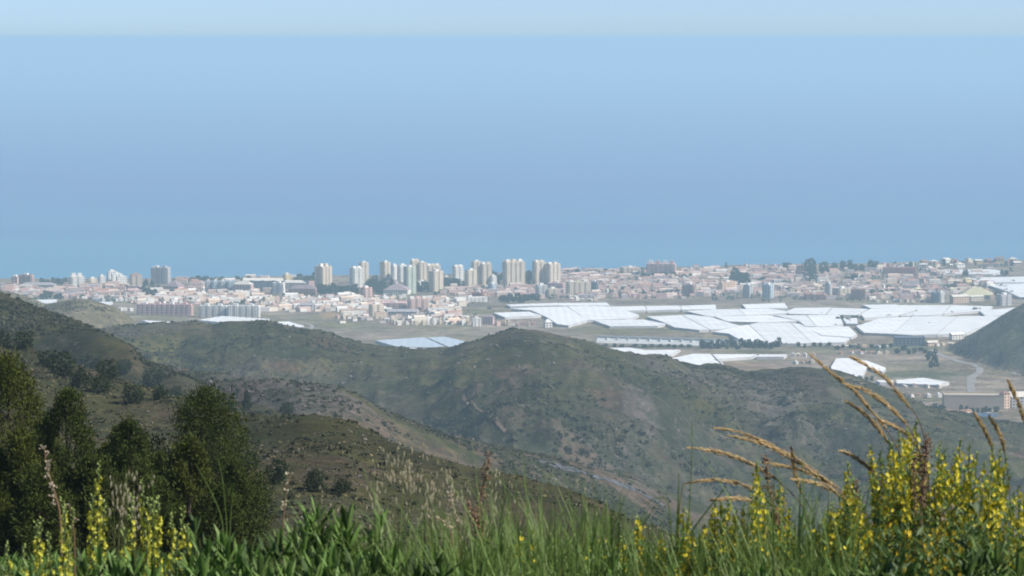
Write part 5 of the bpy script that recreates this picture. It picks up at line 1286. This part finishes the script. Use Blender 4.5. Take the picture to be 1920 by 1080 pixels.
# --- dry stalks with seed heads
def stalk(px_pts, Y, lab, m, n, size, spread, lo=.0, side=0):
    w3 = np.array([P(a, b, Y) for a, b in px_pts]); foot = w3[-1].copy(); foot[2] = GZ(foot[0], Y)
    c = smooth(np.vstack([w3, foot]), 22)[::-1] - foot
    root = empty("dry_stalk", tuple(foot), lab, 'dry plant', 'dry stalks on the bank')
    st = PB(); st.tube(c, .0034, .0012, 5)
    L = np.concatenate([[0], np.linalg.norm(np.diff(c, axis=0), axis=1).cumsum()]); vis = np.linalg.norm(w3[0] - w3[-1]); hd = PB()
    at = lambda s: np.array([np.interp(s, L, c[:, k]) for k in range(3)])
    if side:
        for i in range(side):
            s = L[-1] - vis * (.05 + .9 * i / side); d = rdir(.1, .5); e = at(s) + d * spread * fr.uniform(.6, 1.2); st.tube([at(s), e], .0012, .0008, 4)
            for _ in range(n // side): hd.grain(e + rdir(-1, 1) * size * .6, rdir(-1, 1), size, size * .34)
    else:
        for i in range(n):
            q = fr.random(); s = L[-1] - vis * (lo + (1 - lo) * q); hd.grain(at(s) + rdir(-1, 1) * spread * fr.random() ** .5 * (.35 + .65 * math.sin(math.pi * min(.95, q + .1))), rdir(-.3, 1), size * fr.uniform(.7, 1.3), size * .36)
    st.build("stem", FM["dry_stem"], root); tag(hd.build("seed_head", FM[m], root), kind="stuff")
stalk([(83, 836), (86, 870), (95, 900), (106, 935), (115, 965)], 8.4, "tall dry stalk with pale tufts in front of the left pines", "seed_pale", 66, .010, .018, side=9)
stalk([(130, 945), (136, 975), (140, 1010)], 8.3, "short dry stalk with one pale tuft among the left spires", "seed_pale", 14, .009, .010, side=2)
stalk([(918, 850), (912, 885), (902, 930), (895, 980), (888, 1010)], 8.3, "tall brown dock stalk standing in the middle of the bank", "seed_brown", 150, .010, .020)
stalk([(842, 928), (850, 955), (862, 985)], 8.3, "left brown seed branch beside the tall dock stalk", "seed_pale", 46, .010, .016)
stalk([(878, 945), (890, 965), (905, 1000)], 8.1, "bushy brown seed branch at the tall dock stalk's foot", "seed_brown", 90, .012, .028)
stalk([(805, 970), (830, 975), (850, 1000)], 8.2, "low drooping pale seed branch left of the dock stalk", "seed_pale", 30, .010, .016)
stalk([(1434, 858), (1438, 890), (1445, 930), (1452, 965), (1468, 1000)], 8.3, "dry brown spike standing in the thin yellow bush", "seed_brown", 260, .011, .018)
stalk([(1739, 818), (1735, 860), (1730, 910), (1728, 950)], 8.2, "dry brown spike inside the largest yellow bush", "seed_brown", 300, .011, .022)
stalk([(1716, 850), (1712, 900), (1716, 950)], 8.3, "second thinner brown spike inside the largest bush", "seed_brown", 120, .010, .014)
stalk([(1606, 900), (1606, 930), (1610, 970), (1612, 1000)], 8.2, "dry purple-brown stems left of the largest bush", "seed_brown", 120, .010, .020)
stalk([(1782, 948), (1768, 965), (1755, 990)], 7.9, "pale forked dry twig before the largest bush", "seed_pale", 20, .009, .010, side=3)
stalk([(545, 885), (540, 905), (536, 935), (530, 980)], 8.4, "thin pale seed stalk right of the pines", "oat", 22, .012, .012, side=5)

# --- single tall grass stems
def grass_stem(px_pts, Y, lab, w_=.0032, m="grass"):
    w3 = np.array([P(a, b, Y) for a, b in px_pts]); foot = w3[-1].copy(); foot[2] = GZ(foot[0], Y)
    c = smooth(np.vstack([w3, foot]), 14)[::-1] - foot
    st = PB(); st.tube(c, w_, w_ * .35, 4); o = st.build("tall_grass", FM[m], None, tuple(foot))
    tag(o, lab, 'grass stem', 'tall single grass stems')
for pts, lab in (
 ([(368, 872), (390, 910), (412, 955), (424, 1000)], "long grass stem slanting before the wide pine"), ([(409, 858), (418, 900), (424, 960), (426, 1010)], "upright grass stem crossing the wide pine's right side"),
 ([(438, 905), (434, 950), (430, 1000)], "shorter grass stem right of the upright one"), ([(235, 872), (238, 920), (240, 980)], "grass stem between the two tallest yellow spires"),
 ([(284, 880), (287, 920), (290, 970)], "grass stem just right of the second tallest spire"), ([(341, 932), (320, 950), (300, 972)], "grass blade lying across toward the leafy shoot"),
 ([(1297, 790), (1298, 840), (1296, 900), (1290, 980)], "thin dark grass stem crossing the valley, tallest at bottom centre"), ([(1273, 888), (1273, 920), (1270, 970), (1268, 1010)], "thick upright grass blade left of the tallest thin stem"),
 ([(1362, 912), (1335, 945), (1305, 985), (1285, 1010)], "broad grass blade slanting left of the thin yellow bush"), ([(1112, 905), (1110, 940), (1090, 1000)], "pale grass stem over the dry stream bed's left end"), ([(1282, 905), (1275, 940), (1272, 980)], "pale reedy stem behind the thick upright blade"),
 ([(1205, 945), (1230, 935), (1262, 924)], "curved dark stem arching above the grass, right of bottom centre")):
    grass_stem(pts, 8.4, lab, .0040 if 'broad' in lab or 'thick' in lab else .0024, "grass_pale" if 'pale' in lab else "grass")

def edge(x, y):
    # the growth gets lower towards the outer edge of the bank
    return np.clip((2.0 - .1880 * y) / .42, .10, 1.3) * (.82 + .18 * sstep(-.10, -.02, x / y)) * (.75 + .5 * vnoise(x * 2.2, y * 2.2, 88))
# --- grass that fills the bank: uncountable blades
def grass(name, n, m, x0, x1, ylo, yhi, hlo, hhi, w_, seed, dens=None, bend=.5, low=True):
    r = np.random.default_rng(seed)
    y = r.uniform(ylo, yhi, n); px = r.uniform(x0, x1, n)
    if dens is not None: k = r.random(n) < np.interp(px, *dens); y, px = y[k], px[k]
    n = len(y); x = (px - 960) / F * y; z = Hgt(x, y) - .01
    h = r.uniform(hlo, hhi, n) * (.7 + .5 * vnoise(x * 4, y * 4, seed)) * (edge(x, y) if low else 1); a = r.uniform(0, 6.283, n); b = bend * r.random(n) * h
    dx, dy = np.cos(a), np.sin(a); V = []
    for t, ww in ((0, .8), (.4, 1), (.75, .7), (1, .06)):
        cx, cy, cz = x + dx * b * t * t, y + dy * b * t * t, z + h * t * (1 - .12 * t)
        for s in (-1, 1): V.append(np.stack([cx + s * -dy * w_ * ww, cy + s * dx * w_ * ww, cz], 1))
    V = np.stack(V, 1).reshape(-1, 3); b0 = np.arange(n)[:, None] * 8
    Q = np.concatenate([b0 + np.array((2 * i, 2 * i + 1, 2 * i + 3, 2 * i + 2)) for i in range(3)])
    tag(link_mesh(name, quads_mesh(name, V, Q), FM[m]), kind='stuff')
grass("bank_grass", 14500, "grass", -850, 2750, 7.2, 10.8, .18, .46, .0022, 1)
grass("bank_grass", 7500, "leaf_light", 700, 2500, 7.2, 10.4, .16, .42, .0022, 2)
grass("bank_grass", 6000, "grass_pale", -850, 2750, 7.2, 10.8, .2, .5, .0014, 3)
grass("bank_grass", 4300, "leaf_dark", -850, 2750, 7.0, 10.0, .15, .40, .0035, 4)
grass("bank_grass", 2600, "leaf_light", 620, 1620, 7.4, 9.4, .34, .58, .0024, 7)
grass("bank_grass", 1500, "grass", 560, 1650, 7.4, 9.2, .36, .62, .0022, 8)
grass("tall_grass_tuft", 260, "grass", 1085, 1160, 8.0, 9.2, .40, .62, .0022, 5, low=False)

# low leafy undergrowth between the larger plants
def undergrowth(n, m, x0, x1, hlo, hhi, seed, L=.06, W=.012):
    r = np.random.default_rng(seed)
    y = r.uniform(7.2, 10.2, n); px = r.uniform(x0, x1, n); x = (px - 960) / F * y; z = Hgt(x, y) + r.uniform(hlo, hhi, n) * edge(x, y)
    a = r.uniform(0, 6.283, n); t = np.stack([np.cos(a) * .7, np.sin(a) * .7, r.uniform(.1, 1.1, n)], 1); t /= np.linalg.norm(t, axis=1)[:, None]
    s = np.cross(t, r.normal(size=(n, 3))); s /= np.linalg.norm(s, axis=1)[:, None]; c = np.stack([x, y, z], 1); k = (r.uniform(.6, 1.3, n))[:, None]
    V = np.stack([c, c + t * L * k * .4 + s * W * k, c + t * L * k, c + t * L * k * .4 - s * W * k], 1).reshape(-1, 3)
    tag(link_mesh("undergrowth", quads_mesh("undergrowth", V, np.arange(4 * n).reshape(n, 4)), FM[m]), kind='stuff')
undergrowth(6000, "leaf", -100, 1000, .0, .30, 61, .05, .0055)
undergrowth(8500, "leaf_dark", -850, 2750, .0, .26, 62, .055, .006)
undergrowth(5000, "leaf_light", 900, 1950, .05, .36, 63, .04, .0045)
undergrowth(3200, "leaf_dark", 1650, 1880, .12, .40, 64, .04, .005)
undergrowth(450, "yellow", 1000, 1600, .2, .42, 65, .012, .005)

# --- pale wild oats in front of the near slope
def oats(n, x0, x1, top0, top1, seed):
    r = random.Random(seed); st, sp = PB(), PB()
    for _ in range(n):
        px = r.gauss((x0 + x1) / 2, (x1 - x0) / 4); top = r.uniform(top0, top1); Y = r.uniform(8.6, 10.3); p = P(px, top, Y); gz = GZ(p[0], Y)
        ln = r.uniform(-.05, .05); st.tube([(p[0] - ln, Y, gz), (p[0] - ln * .5, Y, (gz + p[2]) / 2), (p[0], Y, p[2])], .0011, .0005, 3)
        for k in range(r.randrange(3, 7)):
            z = p[2] - k * .018 * r.uniform(.7, 1.4); e = np.array((p[0] + r.uniform(-.022, .022), Y + r.uniform(-.02, .02), z)); st.tube([(p[0], Y, z + .012), tuple(e)], .0005, .0004, 3)
            sp.grain(e, (r.uniform(-.3, .3), 0, -1), r.uniform(.019, .029), .0031)
    o = st.build("oat_stalks", FM["grass_pale"], None); tag(o, kind='stuff')
    o = sp.build("oat_spikelets", FM["oat"], None); tag(o, kind='stuff')
oats(50, 560, 1060, 860, 985, 3); oats(18, 180, 280, 880, 950, 4); oats(14, 700, 800, 820, 900, 6)
